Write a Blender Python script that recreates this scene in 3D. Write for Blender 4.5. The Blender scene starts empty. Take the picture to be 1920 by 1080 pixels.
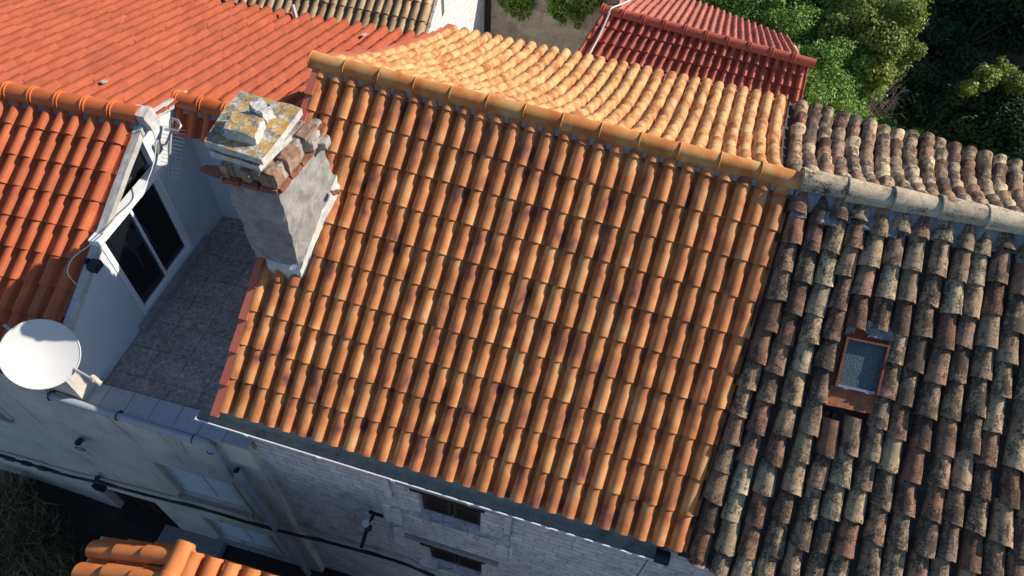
import bpy, math, random
import numpy as np
from mathutils import Vector, noise, Matrix
D = bpy.data
S = bpy.context.scene
COL = S.collection
rad = math.radians

# ------------------------------------------------------------------ camera
F, CX, CY = 1356.0, 960.0, 540.0
_d = np.array([-70.0, 1004.0, F]); _d /= np.linalg.norm(_d)
_z = -_d
_y = np.array([0, 0, 1.0]); _y = _y - _y.dot(_z) * _z; _y /= np.linalg.norm(_y)
_x = np.cross(_y, _z)
R = np.array([_x, _y, _z])
C = np.array([0, 0, 18.2])
cam = D.cameras.new('camera'); camo = D.objects.new('camera', cam); COL.objects.link(camo)
cx, cy, cz = R @ [1, 0, 0], R @ [0, -1, 0], R @ [0, 0, -1]
camo.matrix_world = Matrix(((cx[0], cy[0], cz[0], C[0]), (cx[1], cy[1], cz[1], C[1]), (cx[2], cy[2], cz[2], C[2]), (0, 0, 0, 1)))
cam.sensor_width = 36; cam.lens = F / 1920 * 36; cam.clip_end = 1000; cam.clip_start = 0.1
S.camera = camo

# ------------------------------------------------------------------ light
SUN_AZ, SUN_EL = 15.5, 31.5
sv = Vector((math.cos(rad(SUN_EL)) * math.cos(rad(SUN_AZ)), math.cos(rad(SUN_EL)) * math.sin(rad(SUN_AZ)), math.sin(rad(SUN_EL))))
W = D.worlds.new('World'); S.world = W; W.use_nodes = True
wn = W.node_tree; bg = wn.nodes['Background']
sky = wn.nodes.new('ShaderNodeTexSky'); sky.sky_type = 'NISHITA'; sky.sun_disc = False
sky.sun_elevation = rad(SUN_EL); sky.sun_rotation = rad(90 - SUN_AZ)
wn.links.new(sky.outputs[0], bg.inputs[0]); bg.inputs[1].default_value = 0.11; sky.ozone_density = 4.0; sky.dust_density = 0.4
sl = D.lights.new('sun', 'SUN'); sl.energy = 5.0; sl.angle = rad(0.5); sl.color = (1.0, 0.91, 0.78)
so = D.objects.new('sun', sl); COL.objects.link(so); so.rotation_euler = sv.to_track_quat('Z', 'Y').to_euler(); so.location = (20, 10, 30)
S.view_settings.view_transform = 'Standard'; S.view_settings.look = 'None'; S.view_settings.exposure = 0.40; S.view_settings.gamma = 1
S.cycles.max_bounces = 6; S.cycles.use_adaptive_sampling = True

# ------------------------------------------------------------------ geometry helpers
def V3(p): return np.array(p, float)
def at(px, py, z):
    v = R @ np.array([px - CX, py - CY, F]); t = (z - C[2]) / v[2]; return C + t * v
def on(P, n, px, py):
    v = R @ np.array([px - CX, py - CY, F]); t = np.dot(V3(P) - C, n) / np.dot(v, n); return C + t * v

class MB:
    def __init__(s): s.v = []; s.f = []; s.t = []; s.sm = []
    def add(s, vs, fs, tc=None, smooth=False):
        o = len(s.v); s.v += [tuple(map(float, p)) for p in vs]
        s.t += list(tc) if tc is not None else [(float(p[0]), float(p[1]), float(p[2]), 0.5) for p in vs]
        s.f += [tuple(i + o for i in f) for f in fs]; s.sm += [smooth] * len(fs)
    def quad(s, a, b, c, d, tc=None): s.add([a, b, c, d], [(0, 1, 2, 3)], tc)
    def hexa(s, c, tc=None):      # 8 corners: bottom 4 ccw, top 4 ccw
        s.add(c, [(3, 2, 1, 0), (4, 5, 6, 7), (0, 1, 5, 4), (1, 2, 6, 5), (2, 3, 7, 6), (3, 0, 4, 7)], tc)
    def box(s, o, ax, ay, az):    # origin corner and three edge vectors
        o, ax, ay, az = map(V3, (o, ax, ay, az))
        s.hexa([o, o + ax, o + ax + ay, o + ay, o + az, o + ax + az, o + ax + ay + az, o + ay + az])
    def tube(s, pts, r, n=8, caps=True, r2=None):
        pts = [Vector(p) for p in pts]; m = len(pts); vs = []; up = None
        for i, p in enumerate(pts):
            t = (pts[min(i + 1, m - 1)] - pts[max(i - 1, 0)]).normalized()
            if up is None: up = t.orthogonal().normalized()
            up = (up - up.dot(t) * t).normalized(); w = t.cross(up)
            rr = r if r2 is None else r + (r2 - r) * i / (m - 1)
            for k in range(n):
                a = 2 * math.pi * k / n; vs.append(p + rr * (math.cos(a) * up + math.sin(a) * w))
        fs = [(i * n + k, i * n + (k + 1) % n, (i + 1) * n + (k + 1) % n, (i + 1) * n + k) for i in range(m - 1) for k in range(n)]
        s.add(vs, fs, None, True)
        if caps: s.add(vs[:n], [tuple(range(n))[::-1]]); s.add(vs[-n:], [tuple(range(n))])
    def rough(s, c8, n=8, amp=.02, freq=6.0, seed=0, smooth=False, chip=0.0, rnd=0.0):
        """eroded block between 8 corners"""
        c8 = [Vector(p) for p in c8]; cen = sum(c8, Vector()) / 8
        def P(a, b, c):
            x = [c8[0].lerp(c8[1], a), c8[3].lerp(c8[2], a), c8[4].lerp(c8[5], a), c8[7].lerp(c8[6], a)]
            p = x[0].lerp(x[1], b).lerp(x[2].lerp(x[3], b), c)
            o = Vector((seed * 3.1, seed * 1.7, seed * 5.3))
            q = p + amp * (noise.noise_vector(p * freq + o) + .5 * noise.noise_vector(p * freq * 2.7 + o))
            e = sum(1 for t in (a, b, c) if t < .01 or t > .99)
            if rnd and e >= 2: q = q.lerp(cen, rnd * (.35 if e == 2 else 1))
            if e >= 2 and chip: q = q.lerp(cen, chip * max(0, .2 + noise.noise(p * freq * 1.3 + o)))
            return q
        for ax in range(3):
            for side in (0, 1):
                vs = []
                for i in range(n + 1):
                    for j in range(n + 1):
                        a = [i / n, j / n]; a.insert(ax, side); vs.append(P(*a))
                fs = []
                for i in range(n):
                    for j in range(n):
                        q = (i * (n + 1) + j, (i + 1) * (n + 1) + j, (i + 1) * (n + 1) + j + 1, i * (n + 1) + j + 1)
                        fs.append(q if (side == 1) == (ax != 1) else q[::-1])
                s.add(vs, fs, None, smooth)
    def build(s, name, m, parent=None, label=None, solid=None):
        me = D.meshes.new(name); me.from_pydata(s.v, [], s.f)
        at_ = me.attributes.new('tc', 'FLOAT_COLOR', 'POINT')
        at_.data.foreach_set('color', np.array(s.t, np.float32).ravel())
        me.polygons.foreach_set('use_smooth', s.sm); me.materials.append(m); me.update()
        o = D.objects.new(name, me); COL.objects.link(o)
        if parent is not None: o.parent = parent; 
        if label: o['label'] = label
        return o

def tag(o, label=None, cat=None, group=None, kind=None):
    if label: o['label'] = label
    if cat: o['category'] = cat
    if group: o['group'] = group
    if kind: o['kind'] = kind
    return o
def thing(name, label, cat, loc=(0, 0, 0), group=None):
    o = D.objects.new(name, None); COL.objects.link(o); o.empty_display_size = .2
    OFF[o.name] = V3(loc)
    return tag(o, label, cat, group)
OFF = {}
def finish():
    # move each thing's Empty to its base and keep the parts where they stand
    for o in list(COL.objects):
        if o.type == 'EMPTY' and o.parent is None and o.name in OFF:
            l = OFF[o.name]; o.location = l
            for ch in o.children:
                ch.location = Vector(ch.location) - Vector(l)

# wall planes ---------------------------------------------------------
class Wall:
    def __init__(s, o, u, out): s.o = V3(o); s.u = V3(u) / np.linalg.norm(u); s.n = V3(out) / np.linalg.norm(out)
    def p(s, a, z, d=0): q = s.o + s.u * a + s.n * d; return np.array([q[0], q[1], z])
    def hit(s, px, py, d=0): P = on(s.o + s.n * d, s.n, px, py); return float(np.dot(P - s.o, s.u)), float(P[2])
    def box(s, mb, a0, a1, z0, z1, d0, d1):
        c = [s.p(a0, z0, d1), s.p(a1, z0, d1), s.p(a1, z0, d0), s.p(a0, z0, d0), s.p(a0, z1, d1), s.p(a1, z1, d1), s.p(a1, z1, d0), s.p(a0, z1, d0)]
        mb.hexa(c, [(a0, z0, d1, 0), (a1, z0, d1, 0), (a1, z0, d0, 0), (a0, z0, d0, 0), (a0, z1, d1, 0), (a1, z1, d1, 0), (a1, z1, d0, 0), (a0, z1, d0, 0)])
    def poly(s, mb, pts, d0=-.25, d1=0):
        """extruded polygon given as (a,z) list"""
        n = len(pts); vs = [s.p(a, z, d1) for a, z in pts] + [s.p(a, z, d0) for a, z in pts]
        tc = [(a, z, 0, 0) for a, z in pts] * 2
        mb.add(vs, [tuple(range(n)), tuple(range(2 * n - 1, n - 1, -1))] + [(i, i + n, (i + 1) % n + n, (i + 1) % n) for i in range(n)], tc)
    def holed(s, mb, a0, a1, z0, z1, holes, d0=-.3, d1=0):
        """wall a0..a1 x z0..z1 with rectangular openings"""
        xs = sorted({a0, a1, *[h[0] for h in holes], *[h[1] for h in holes]}); zs = sorted({z0, z1, *[h[2] for h in holes], *[h[3] for h in holes]})
        xs = [x for x in xs if a0 <= x <= a1]; zs = [z for z in zs if z0 <= z <= z1]
        solid = lambda i, j: 0 <= i < len(xs) - 1 and 0 <= j < len(zs) - 1 and not any(h[0] <= (xs[i] + xs[i + 1]) / 2 <= h[1] and h[2] <= (zs[j] + zs[j + 1]) / 2 <= h[3] for h in holes)
        for i in range(len(xs) - 1):
            for j in range(len(zs) - 1):
                if not solid(i, j): continue
                A, B, Z0, Z1 = xs[i], xs[i + 1], zs[j], zs[j + 1]
                for d in (d1, d0):
                    q = [s.p(A, Z0, d), s.p(B, Z0, d), s.p(B, Z1, d), s.p(A, Z1, d)]; t = [(A, Z0, 0, 0), (B, Z0, 0, 0), (B, Z1, 0, 0), (A, Z1, 0, 0)]
                    mb.quad(*(q if d == d1 else q[::-1]), t if d == d1 else t[::-1])
                for (di, dj, e) in ((-1, 0, ((A, Z0), (A, Z1))), (1, 0, ((B, Z1), (B, Z0))), (0, -1, ((B, Z0), (A, Z0))), (0, 1, ((A, Z1), (B, Z1)))):
                    if not solid(i + di, j + dj):
                        (a, z), (b, y) = e; mb.quad(s.p(a, z, d1), s.p(b, y, d1), s.p(b, y, d0), s.p(a, z, d0), [(a, z, 0, 0), (b, y, 0, 0), (b + .2, y, 0, 0), (a + .2, z, 0, 0)])

# roofs ---------------------------------------------------------------
def prof(kind, w):
    """cross-section (x across 0..1, height in units of column width)"""
    out = []
    if kind == 'S':
        for k in range(9):
            a = math.pi * k / 8; out.append(((.0 + .41 * w * (1 - math.cos(a)) + .41 * (1 - w)), .45 * math.sin(a) ** .9 * (.93 + .07 * w)))
        x = out[-1][0]; out += [(x + .04, -.05), ((x + 1.02) / 2 + .02, -.08), (.99, -.05), (1.02, .0)]
    elif kind == 'R':
        for k in range(8):
            a = math.pi * k / 7; out.append((.01 + .30 * w * (1 - math.cos(a)) + .30 * (1 - w), .42 * math.sin(a) ** .75))
        x = out[-1][0]; out += [(x + .02, .0), (.9, .0), (.92, .035), (.97, .035), (1.0, 0), (1.03, 0)]
    return out

class Slope:
    def __init__(s, rL, rR, eR, eL, sag=(0, 0), down=None):
        s.c = [V3(p) for p in (rL, rR, eR, eL)]; s.sag = sag
    def base(s, u, v):
        rL, rR, eR, eL = s.c; p = (rL * (1 - u) + rR * u) * (1 - v) + (eL * (1 - u) + eR * u) * v
        sg = s.sag[0] * (1 - u) + s.sag[1] * u
        return p - np.array([0, 0, sg * 4 * (v * (1 - v)) if 0 <= v <= 1 else 0])
    def fr(s, u, v):
        e = 1e-3; p = s.base(u, v); du = s.base(u + e, v) - s.base(u - e, v); v0 = min(max(v, e), 1 - e)
        dv = s.base(u, v0 + e) - s.base(u, v0 - e)
        du /= np.linalg.norm(du); dv /= np.linalg.norm(dv); n = np.cross(du, dv); n /= np.linalg.norm(n)
        if n[2] < 0: n = -n
        return p, du, dv, n

def tiles(mb, sl, nc, nr, kind, seed, lift=.035, jit=.004, keep=None, deck=True, wide=1.0, flip=False, vmax=1.0, first=0.0):
    rng = random.Random(seed); cw = np.linalg.norm(sl.base(1, .5) - sl.base(0, .5)) / nc
    for i in range(nc):
        for j in range(nr):
            if keep and not keep((i + .5) / nc, (j + .5) / nr): continue
            r1, r2 = rng.random(), rng.random(); jx = rng.uniform(-jit, jit) * 2; jz = rng.uniform(-jit, jit)
            tw = rng.uniform(-jit, jit) * 1.2
            if first:
                st = (vmax - first) / (nr - 1); v0, v1 = (.001, first + .005) if j == 0 else (max(first + (j - 1.12) * st, .001), min(first + (j + .03) * st, vmax + .004))
            else: v0, v1 = max((j - .12) / nr, .001), min((j + 1.03) / nr, vmax + .004)
            rings = []
            for s_ in (0, .33, .66, 1, 1.001):
                v = v0 + (v1 - v0) * min(s_, 1); butt = s_ > 1
                w = .975 + .025 * min(s_, 1); pr_ = prof(kind, w)
                p0, du, dv, n = sl.fr((i + .5) / nc, v)
                row = []
                for (x, h) in pr_:
                    xx = 1 - x if flip else x
                    u = (i + xx) / nc; P = sl.base(u, v)
                    off = h * cw + lift * (min(s_, 1) ** 1.0) + jz - (.035 if butt else 0) + tw * (xx - .5)
                    row.append(P + n * off + du * jx * 1.0)
                rings.append(row)
            m = len(rings[0]); vs = [p for r in rings[:4] for p in r]
            tc = [(prof(kind, 1)[k][0], q / 3, r1, r2) for q in range(4) for k in range(m)]
            fs = [(q * m + k, (q + 1) * m + k, (q + 1) * m + k + 1, q * m + k + 1) for q in range(3) for k in range(m - 1)]
            if flip: fs = [f[::-1] for f in fs]
            mb.add(vs, fs, tc, True)
            vs = rings[3] + rings[4]; tc = [(prof(kind, 1)[k % m][0], 1, r1, r2) for k in range(2 * m)]
            fs = [(k, m + k, m + k + 1, k + 1) for k in range(m - 1)]
            mb.add(vs, fs, tc, False)
    if deck:
        n_ = 10; vs = []; tc = []
        for i in range(n_ + 1):
            for j in range(n_ + 1):
                if True:
                    p, du, dv, n = sl.fr(i / n_, min(j / n_, 1) * vmax); vs.append(p - n * .045); tc.append((.9, .5, .5, .5))
        fs = [(i * (n_ + 1) + j, (i + 1) * (n_ + 1) + j, (i + 1) * (n_ + 1) + j + 1, i * (n_ + 1) + j + 1) for i in range(n_) for j in range(n_) if not keep or keep((i + .5) / n_, (j + .5) / n_)]
        mb.add(vs, fs, tc)

def old_tiles(mb, ch_mb, sl, nc, nr, seed, r=.135, keep=None, jit=1.0, vmax=1.0):
    """hand-laid half-round cover tiles over channels"""
    rng = random.Random(seed); cw = np.linalg.norm(sl.base(1, .5) - sl.base(0, .5)) / nc
    L = np.linalg.norm(sl.base(.5, 1) - sl.base(.5, 0))
    for i in range(nc):
        wob = [rng.uniform(-1, 1) for _ in range(3)]; v = -.01 + rng.uniform(-.18, .18) / nr; j = 0
        while v < vmax - .3 / nr:
            ln = rng.uniform(.91, 1.09) / nr; v1 = min(v + ln * 1.1, vmax + rng.uniform(0, .04) / nr)
            v0 = max(v, .001); um = (i + .5) / nc
            if not keep or keep(um, (v0 + v1) / 2):
                ou = (.10 * math.sin(v * 7 + wob[0] * 3) + .05 * wob[1] + rng.uniform(-.035, .035) * jit) * cw
                sk = rng.uniform(-.028, .028) * jit; rr = r * rng.uniform(.93, 1.10); z0 = rng.uniform(-.008, .012) * jit
                r1, r2 = rng.random(), rng.random(); fl = rng.uniform(.85, 1.12); na = 9; rings = []; tail = .1 * rng.uniform(-1, 1)
                for s_ in (0, .3, .62, .9, 1, 1.01, 1.02):
                    v_ = v0 + (v1 - v0) * min(s_, 1); p, du, dv, n = sl.fr(um, v_); ra = rr * (.84 + .2 * min(s_, 1)); lip = 0
                    if s_ == 1.01: ra -= .018
                    if s_ == 1.02: ra -= .018; v_ -= .3 / nr; p, du, dv, n = sl.fr(um, v_)
                    row = []
                    for k in range(na):
                        a = math.pi * (-.06 + 1.12 * k / (na - 1)); x = -math.cos(a) * ra; h = math.sin(a) * ra * fl
                        wv = noise.noise(Vector((x * 9 + i * 3.1, v_ * 31 + j * 1.7, seed))) * .010 * jit
                        edge = .016 * noise.noise(Vector((k * .9, j * 3.3 + i * 7.7, 2.0))) if s_ >= 1 and s_ < 1.02 else 0
                        row.append(p + du * (x + ou + sk * (min(s_, 1) - .5)) + n * (h + z0 - .0 + .045 * min(s_, 1) + wv) + dv * (edge + tail * x))
                    rings.append(row)
                vs = [q for R_ in rings[:5] for q in R_]; tc = [(k / (na - 1), min(q / 4, 1), r1, r2) for q in range(5) for k in range(na)]
                fs = [(q * na + k, (q + 1) * na + k, (q + 1) * na + k + 1, q * na + k + 1) for q in range(4) for k in range(na - 1)]
                mb.add(vs, fs, tc, True)
                vs = [q for R_ in rings[4:] for q in R_]; tc = [(k / (na - 1), 1, r1, r2) for q in range(3) for k in range(na)]
                fs = [(q * na + k, (q + 1) * na + k, (q + 1) * na + k + 1, q * na + k + 1) for q in range(2) for k in range(na - 1)]
                mb.add(vs, fs, tc, False)
            v += ln; j += 1
    # channels between covers: rows of concave tiles
    for i in range(nc + 1):
        for j in range(nr):
            um = i / nc
            if keep and not keep(min(um, .999), (j + .5) / nr): continue
            r1, r2 = rng.random(), rng.random(); rings = []
            for s_ in (0, 1):
                v_ = (j - .1 * (1 - s_) + s_) / nr * vmax; v_ = max(v_, .001); p, du, dv, n = sl.fr(um, v_)
                rings += [p + du * cw * .42 * x + n * (-.03 + .05 * x * x + .03 * s_ + .01 * noise.noise(Vector((i, j * 2.0, x)))) for x in (-1, -.5, 0, .5, 1)]
            rings += [q - sl.fr(um, .5)[3] * .03 for q in rings[5:]]
            ch_mb.add(rings, [(k + 5 * a, k + 5 + 5 * a, k + 6 + 5 * a, k + 1 + 5 * a) for a in (0, 1) for k in range(4)], [(.5, .5, r1 * .25, r2)] * 15, False)
    vs = []; n_ = 12; 
    for i in range(n_ + 1):
        for j in range(n_ + 1):
            p, du, dv, n = sl.fr(i / n_, j / n_ * vmax); vs.append(p - n * .06)
    ch_mb.add(vs, [(i * (n_ + 1) + j, (i + 1) * (n_ + 1) + j, (i + 1) * (n_ + 1) + j + 1, i * (n_ + 1) + j + 1) for i in range(n_) for j in range(n_) if not keep or keep((i + .5) / n_, (j + .5) / n_)], [(.5, .5, .1, .1)] * len(vs))

def caps(mb, a, b, n, r, seed, collar=.02, over=.04, up=.0, jit=.0, flat=1.0, taper=.06):
    """row of half-round ridge tiles from a to b"""
    a, b = V3(a), V3(b); rng = random.Random(seed); t = (b - a) / np.linalg.norm(b - a); z = np.array([0, 0, 1.0]); w = np.cross(z, t); w /= np.linalg.norm(w); z = np.cross(t, w)
    for i in range(n):
        p0 = a + (b - a) * (i / n); p1 = a + (b - a) * ((i + 1) / n) + t * over; r1, r2 = rng.random(), rng.random(); jz = rng.uniform(-jit, jit); jw = rng.uniform(-jit, jit)
        st = [(0, 1 + taper), (.02, 1 + taper + .0), (.5, 1 + taper / 2), (1, 1)]
        if collar: st = [(0, 1 + taper + collar), (.045, 1 + taper + collar), (.06, 1 + taper), (.10, 1 + taper), (.115, 1 + taper + collar * .7), (.14, 1 + taper + collar * .7), (.155, 1 + taper), (.6, 1 + taper / 2), (1, 1)]
        vs = []; tc = []; na = 13
        st = [(-.0001, st[0][1] - .12)] + st
        for (s_, k) in st:
            q = p0 + (p1 - p0) * s_
            for m in range(na):
                an = math.pi * (-.03 + 1.06 * m / (na - 1)); vs.append(q + w * (math.cos(an) * r * k + jw) + z * (math.sin(an) * r * k * flat + up + jz + .006 * noise.noise(Vector((m * .5, s_ * 3, i))) * (jit > 0)))
                tc.append((m / (na - 1), s_, r1, r2))
        M_ = len(st); mb.add(vs, [(x * na + y, x * na + y + 1, (x + 1) * na + y + 1, (x + 1) * na + y) for x in range(M_ - 1) for y in range(na - 1)], tc, not collar)
    # closed ends
    for (p, k) in ((a + t * .004, 1.03), (b + t * (over - .004), .97)):
        vs = [p + w * math.cos(math.pi * m / 12) * r * k + z * (math.sin(math.pi * m / 12) * r * k * flat + up) for m in range(13)]
        mb.add(vs, [tuple(range(13))], [(.5, .5, .3, .3)] * 13)

# ------------------------------------------------------------------ materials
def M_(name):
    m = D.materials.new(name); m.use_nodes = True; nt = m.node_tree; b = nt.nodes['Principled BSDF']; return m, nt, b
class N:
    def __init__(s, nt): s.nt = nt
    def n(s, t, ins={}, **kw):
        x = s.nt.nodes.new(t)
        for k, v in kw.items(): setattr(x, k, v)
        for k, v in ins.items():
            if isinstance(v, bpy.types.NodeSocket): s.nt.links.new(v, x.inputs[k])
            else: x.inputs[k].default_value = v
        return x
    def math(s, op, a, b=0.0, clamp=False):
        x = s.n('ShaderNodeMath', {0: a, 1: b}, operation=op, use_clamp=clamp); return x.outputs[0]
    def noise(s, vec, scale, detail=4.0, rough=.55, dist=0.0):
        return s.n('ShaderNodeTexNoise', {'Vector': vec, 'Scale': scale, 'Detail': detail, 'Roughness': rough, 'Distortion': dist}).outputs['Fac']
    def ramp(s, fac, stops, interp='LINEAR'):
        x = s.n('ShaderNodeValToRGB', {0: fac}); cr = x.color_ramp; cr.interpolation = interp
        while len(cr.elements) < len(stops): cr.elements.new(.5)
        for e, (p, c) in zip(cr.elements, stops): e.position = p; e.color = (*c, 1) if not isinstance(c, float) else (c, c, c, 1)
        return x.outputs[0]
    def mix(s, f, a, b, mode='MIX'):
        x = s.n('ShaderNodeMix', data_type='RGBA', blend_type=mode); i = x.inputs
        for k, v in ((0, f), (6, a), (7, b)):
            if isinstance(v, bpy.types.NodeSocket): s.nt.links.new(v, i[k])
            else: i[k].default_value = v if not isinstance(v, tuple) else (*v, 1)[:4]
        return x.outputs[2]
    def bump(s, h, strength=.3, dist=.02):
        return s.n('ShaderNodeBump', {'Height': h, 'Strength': strength, 'Distance': dist}).outputs[0]
    def link(s, a, b): s.nt.links.new(a, b)
def attr(g):
    a = g.n('ShaderNodeAttribute', attribute_name='tc'); sp = g.n('ShaderNodeSeparateColor', {0: a.outputs['Color']})
    return a, sp.outputs[0], sp.outputs[1], sp.outputs[2], a.outputs['Alpha']
def pos(g): return g.n('ShaderNodeNewGeometry').outputs['Position']

def tile_mat(name, stops, su=2.0, sv=1.3, nscale=1.0, rough=.7, grain=.10, vary=.12, spec=.35, moss=0.0):
    m, nt, b = M_(name); g = N(nt); a, u, v, r, r2 = attr(g)
    x = g.math('ADD', g.math('MULTIPLY', u, su), g.math('MULTIPLY', r, 71.3)); y = g.math('ADD', g.math('MULTIPLY', v, sv), g.math('MULTIPLY', r2, 47.1))
    cv = g.n('ShaderNodeCombineXYZ', {0: x, 1: y, 2: g.math('MULTIPLY', r, 13.0)}).outputs[0]
    nz = g.noise(cv, nscale, 2.0, .5, .3); c = g.ramp(nz, stops)
    fine = g.noise(pos(g), 60.0, 3.0); c = g.mix(1.0, c, g.ramp(fine, [(.3, 1 - grain), (.7, 1 + grain * .3)]), 'MULTIPLY')
    c = g.mix(1.0, c, g.ramp(g.n('ShaderNodeMath', {0: r2}, operation='FRACT').outputs[0], [(0, 1 - vary), (1, 1.0)]), 'MULTIPLY')
    big = g.noise(pos(g), 1.1, 4.0, .6); c = g.mix(1.0, c, g.ramp(big, [(.35, .86), (.6, 1.0)]), 'MULTIPLY')
    dirt = g.ramp(g.noise(pos(g), 7.0, 6.0, .7), [(.62, 0.0), (.75, .35 + moss)]); c = g.mix(dirt, c, (.08, .05, .035))
    g.link(c, b.inputs['Base Color']); b.inputs['Roughness'].default_value = rough; b.inputs['Specular IOR Level'].default_value = spec
    g.link(g.bump(g.noise(pos(g), 90.0, 3.0), .25, .004), b.inputs['Normal']); return m

m_flame = tile_mat('flamed_tile', [(.26, (.17, .060, .040)), (.36, (.38, .13, .062)), (.46, (.58, .20, .062)), (.56, (.67, .26, .085)), (.70, (.75, .39, .155))], su=1.0, sv=1.3, nscale=1.1, vary=.22)
m_flame2 = tile_mat('flamed_back_tile', [(.30, (.38, .12, .04)), (.42, (.55, .22, .07)), (.55, (.68, .37, .14)), (.70, (.72, .44, .19))], su=1.1, sv=1.5, nscale=1.4, vary=.15)
m_flame3 = tile_mat('flamed_ridge', [(.28, (.46, .12, .03)), (.45, (.60, .21, .05)), (.58, (.64, .30, .09)), (.7, (.68, .38, .14))], su=1.0, sv=1.6, nscale=1.2, vary=.1)
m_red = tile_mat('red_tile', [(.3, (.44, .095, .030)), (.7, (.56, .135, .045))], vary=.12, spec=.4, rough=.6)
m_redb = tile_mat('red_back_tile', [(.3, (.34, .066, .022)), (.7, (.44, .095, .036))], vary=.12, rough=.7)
m_redcap = tile_mat('red_ridge_tile', [(.3, (.50, .11, .025)), (.7, (.62, .16, .04))], vary=.08, rough=.5)
m_crim = tile_mat('crimson_tile', [(.3, (.38, .075, .045)), (.7, (.50, .115, .065))], vary=.15, rough=.55)
m_crimb = tile_mat('crimson_back_tile', [(.3, (.42, .12, .08)), (.7, (.54, .17, .11))], vary=.15)
m_tan = tile_mat('tan_tile', [(.3, (.36, .21, .10)), (.5, (.48, .33, .17)), (.7, (.56, .42, .24))], vary=.3)
m_orange = tile_mat('orange_tile', [(.3, (.60, .17, .045)), (.7, (.74, .26, .08))], vary=.1)
m_pink = tile_mat('pink_verge_tile', [(.3, (.50, .12, .07)), (.7, (.62, .18, .11))], vary=.1)

def old_mat(name, bright=1.0, lichen=.4, pal=None, less=0.0):
    m, nt, b = M_(name); g = N(nt); a, u, v, r, r2 = attr(g); P = pos(g); k = bright
    base = g.ramp(r, pal or [(0, (.16 * k, .09 * k, .06 * k)), (.16, (.32 * k, .16 * k, .10 * k)), (.34, (.30 * k, .22 * k, .14 * k)), (.5, (.36 * k, .20 * k, .13 * k)), (.62, (.44 * k, .33 * k, .19 * k)), (.75, (.27 * k, .19 * k, .13 * k)), (.86, (.56 * k, .45 * k, .27 * k)), (1, (.46 * k, .30 * k, .18 * k))])
    st = g.n('ShaderNodeMapping', {'Vector': P, 'Scale': (1, 1, 1)}).outputs[0]
    base = g.mix(1.0, base, g.ramp(g.noise(st, 9.0, 5.0, .65), [(.3, .62), (.6, 1.1)]), 'MULTIPLY')
    sv_ = g.n('ShaderNodeCombineXYZ', {0: g.math('ADD', g.math('MULTIPLY', u, 5.0), g.math('MULTIPLY', r, 50.0)), 1: g.math('MULTIPLY', v, 1.3), 2: g.math('MULTIPLY', r2, 9.0)}).outputs[0]; streak = g.noise(sv_, 1.3, 4.0, .6)
    n1 = g.noise(P, 38.0, 8.0, .75, .3); patch = g.noise(P, 4.5, 4.0, .6, .5)
    lim = g.math('ADD', g.math('ADD', n1, g.math('MULTIPLY', g.math('SUBTRACT', r2, .5), .16)), g.math('ADD', g.math('MULTIPLY', g.math('SUBTRACT', patch, .5), .7), g.math('MULTIPLY', g.math('SUBTRACT', streak, .5), .5)))
    c = g.mix(g.ramp(lim, [(.43 + less, 0.0), (.57 + less, .9)]), base, (.055, .042, .035))
    n2 = g.noise(P, 50.0, 7.0, .75); p2 = g.noise(P, 6.0, 3.0, .6)
    c = g.mix(g.ramp(g.math('ADD', n2, g.math('MULTIPLY', g.math('SUBTRACT', p2, .5), .5)), [(.60, 0.0), (.70, lichen)]), c, (.38, .35, .28))
    n3 = g.noise(P, 5.0, 4.0, .6); c = g.mix(g.ramp(n3, [(.60, 0.0), (.72, .3)]), c, (.30, .25, .10))
    g.link(c, b.inputs['Base Color']); b.inputs['Roughness'].default_value = .92; b.inputs['Specular IOR Level'].default_value = .15
    h = g.math('ADD', n1, g.math('MULTIPLY', g.noise(P, 90.0, 3.0), .5)); g.link(g.bump(h, .8, .012), b.inputs['Normal']); return m
m_old = old_mat('weathered_tile', 1.05, .3); m_old2 = old_mat('weathered_back_tile', 1.3)

def plain(name, col, rough=.6, metal=0.0, nz=.12, scale=8.0, bump=.1, stain=None, spec=.5, bscale=None):
    m, nt, b = M_(name); g = N(nt); P = pos(g); c = g.mix(1.0, col, g.ramp(g.noise(P, scale, 5.0, .6), [(.3, 1 - nz), (.7, 1 + nz * .3)]), 'MULTIPLY')
    if stain: c = g.mix(g.ramp(g.noise(P, scale * .35, 7.0, .72, .5), [(.50, 0.0), (.68, stain[1])]), c, stain[0])
    g.link(c, b.inputs['Base Color']); b.inputs['Roughness'].default_value = rough; b.inputs['Metallic'].default_value = metal; b.inputs['Specular IOR Level'].default_value = spec
    if bump: g.link(g.bump(g.noise(P, bscale or scale * 5, 5.0, .65), bump, .01), b.inputs['Normal'])
    return m
m_white = plain('white_render', (.58, .62, .66), .85, nz=.05, scale=5, bump=.15, bscale=60)
m_frame = plain('white_frame', (.78, .79, .80), .35, nz=.03, bump=0)
m_verge = plain('weathered_white_mortar', (.50, .48, .45), .9, nz=.25, scale=9, bump=.5, stain=((.25, .23, .20), .6))
m_mortar = plain('grey_mortar', (.24, .24, .245), .95, nz=.3, scale=14, bump=.8, stain=((.16, .16, .17), .7))
m_mortarl = plain('light_mortar', (.36, .36, .36), .95, nz=.25, scale=14, bump=.6)
m_bodyst = plain('chimney_render', (.32, .30, .28), .95, nz=.4, scale=6, bump=1.0, stain=((.44, .43, .40), .7))
m_body2 = plain('chimney_plaster', (.66, .64, .60), .95, nz=.25, scale=7, bump=.7, stain=((.36, .34, .31), .6))
m_rubble = plain('broken_brick', (.36, .20, .12), .95, nz=.5, scale=12, bump=1.0, stain=((.42, .38, .33), .8))
m_brick = plain('fired_brick', (.30, .11, .06), .95, nz=.45, scale=14, bump=.8, stain=((.16, .11, .08), .7))
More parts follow.
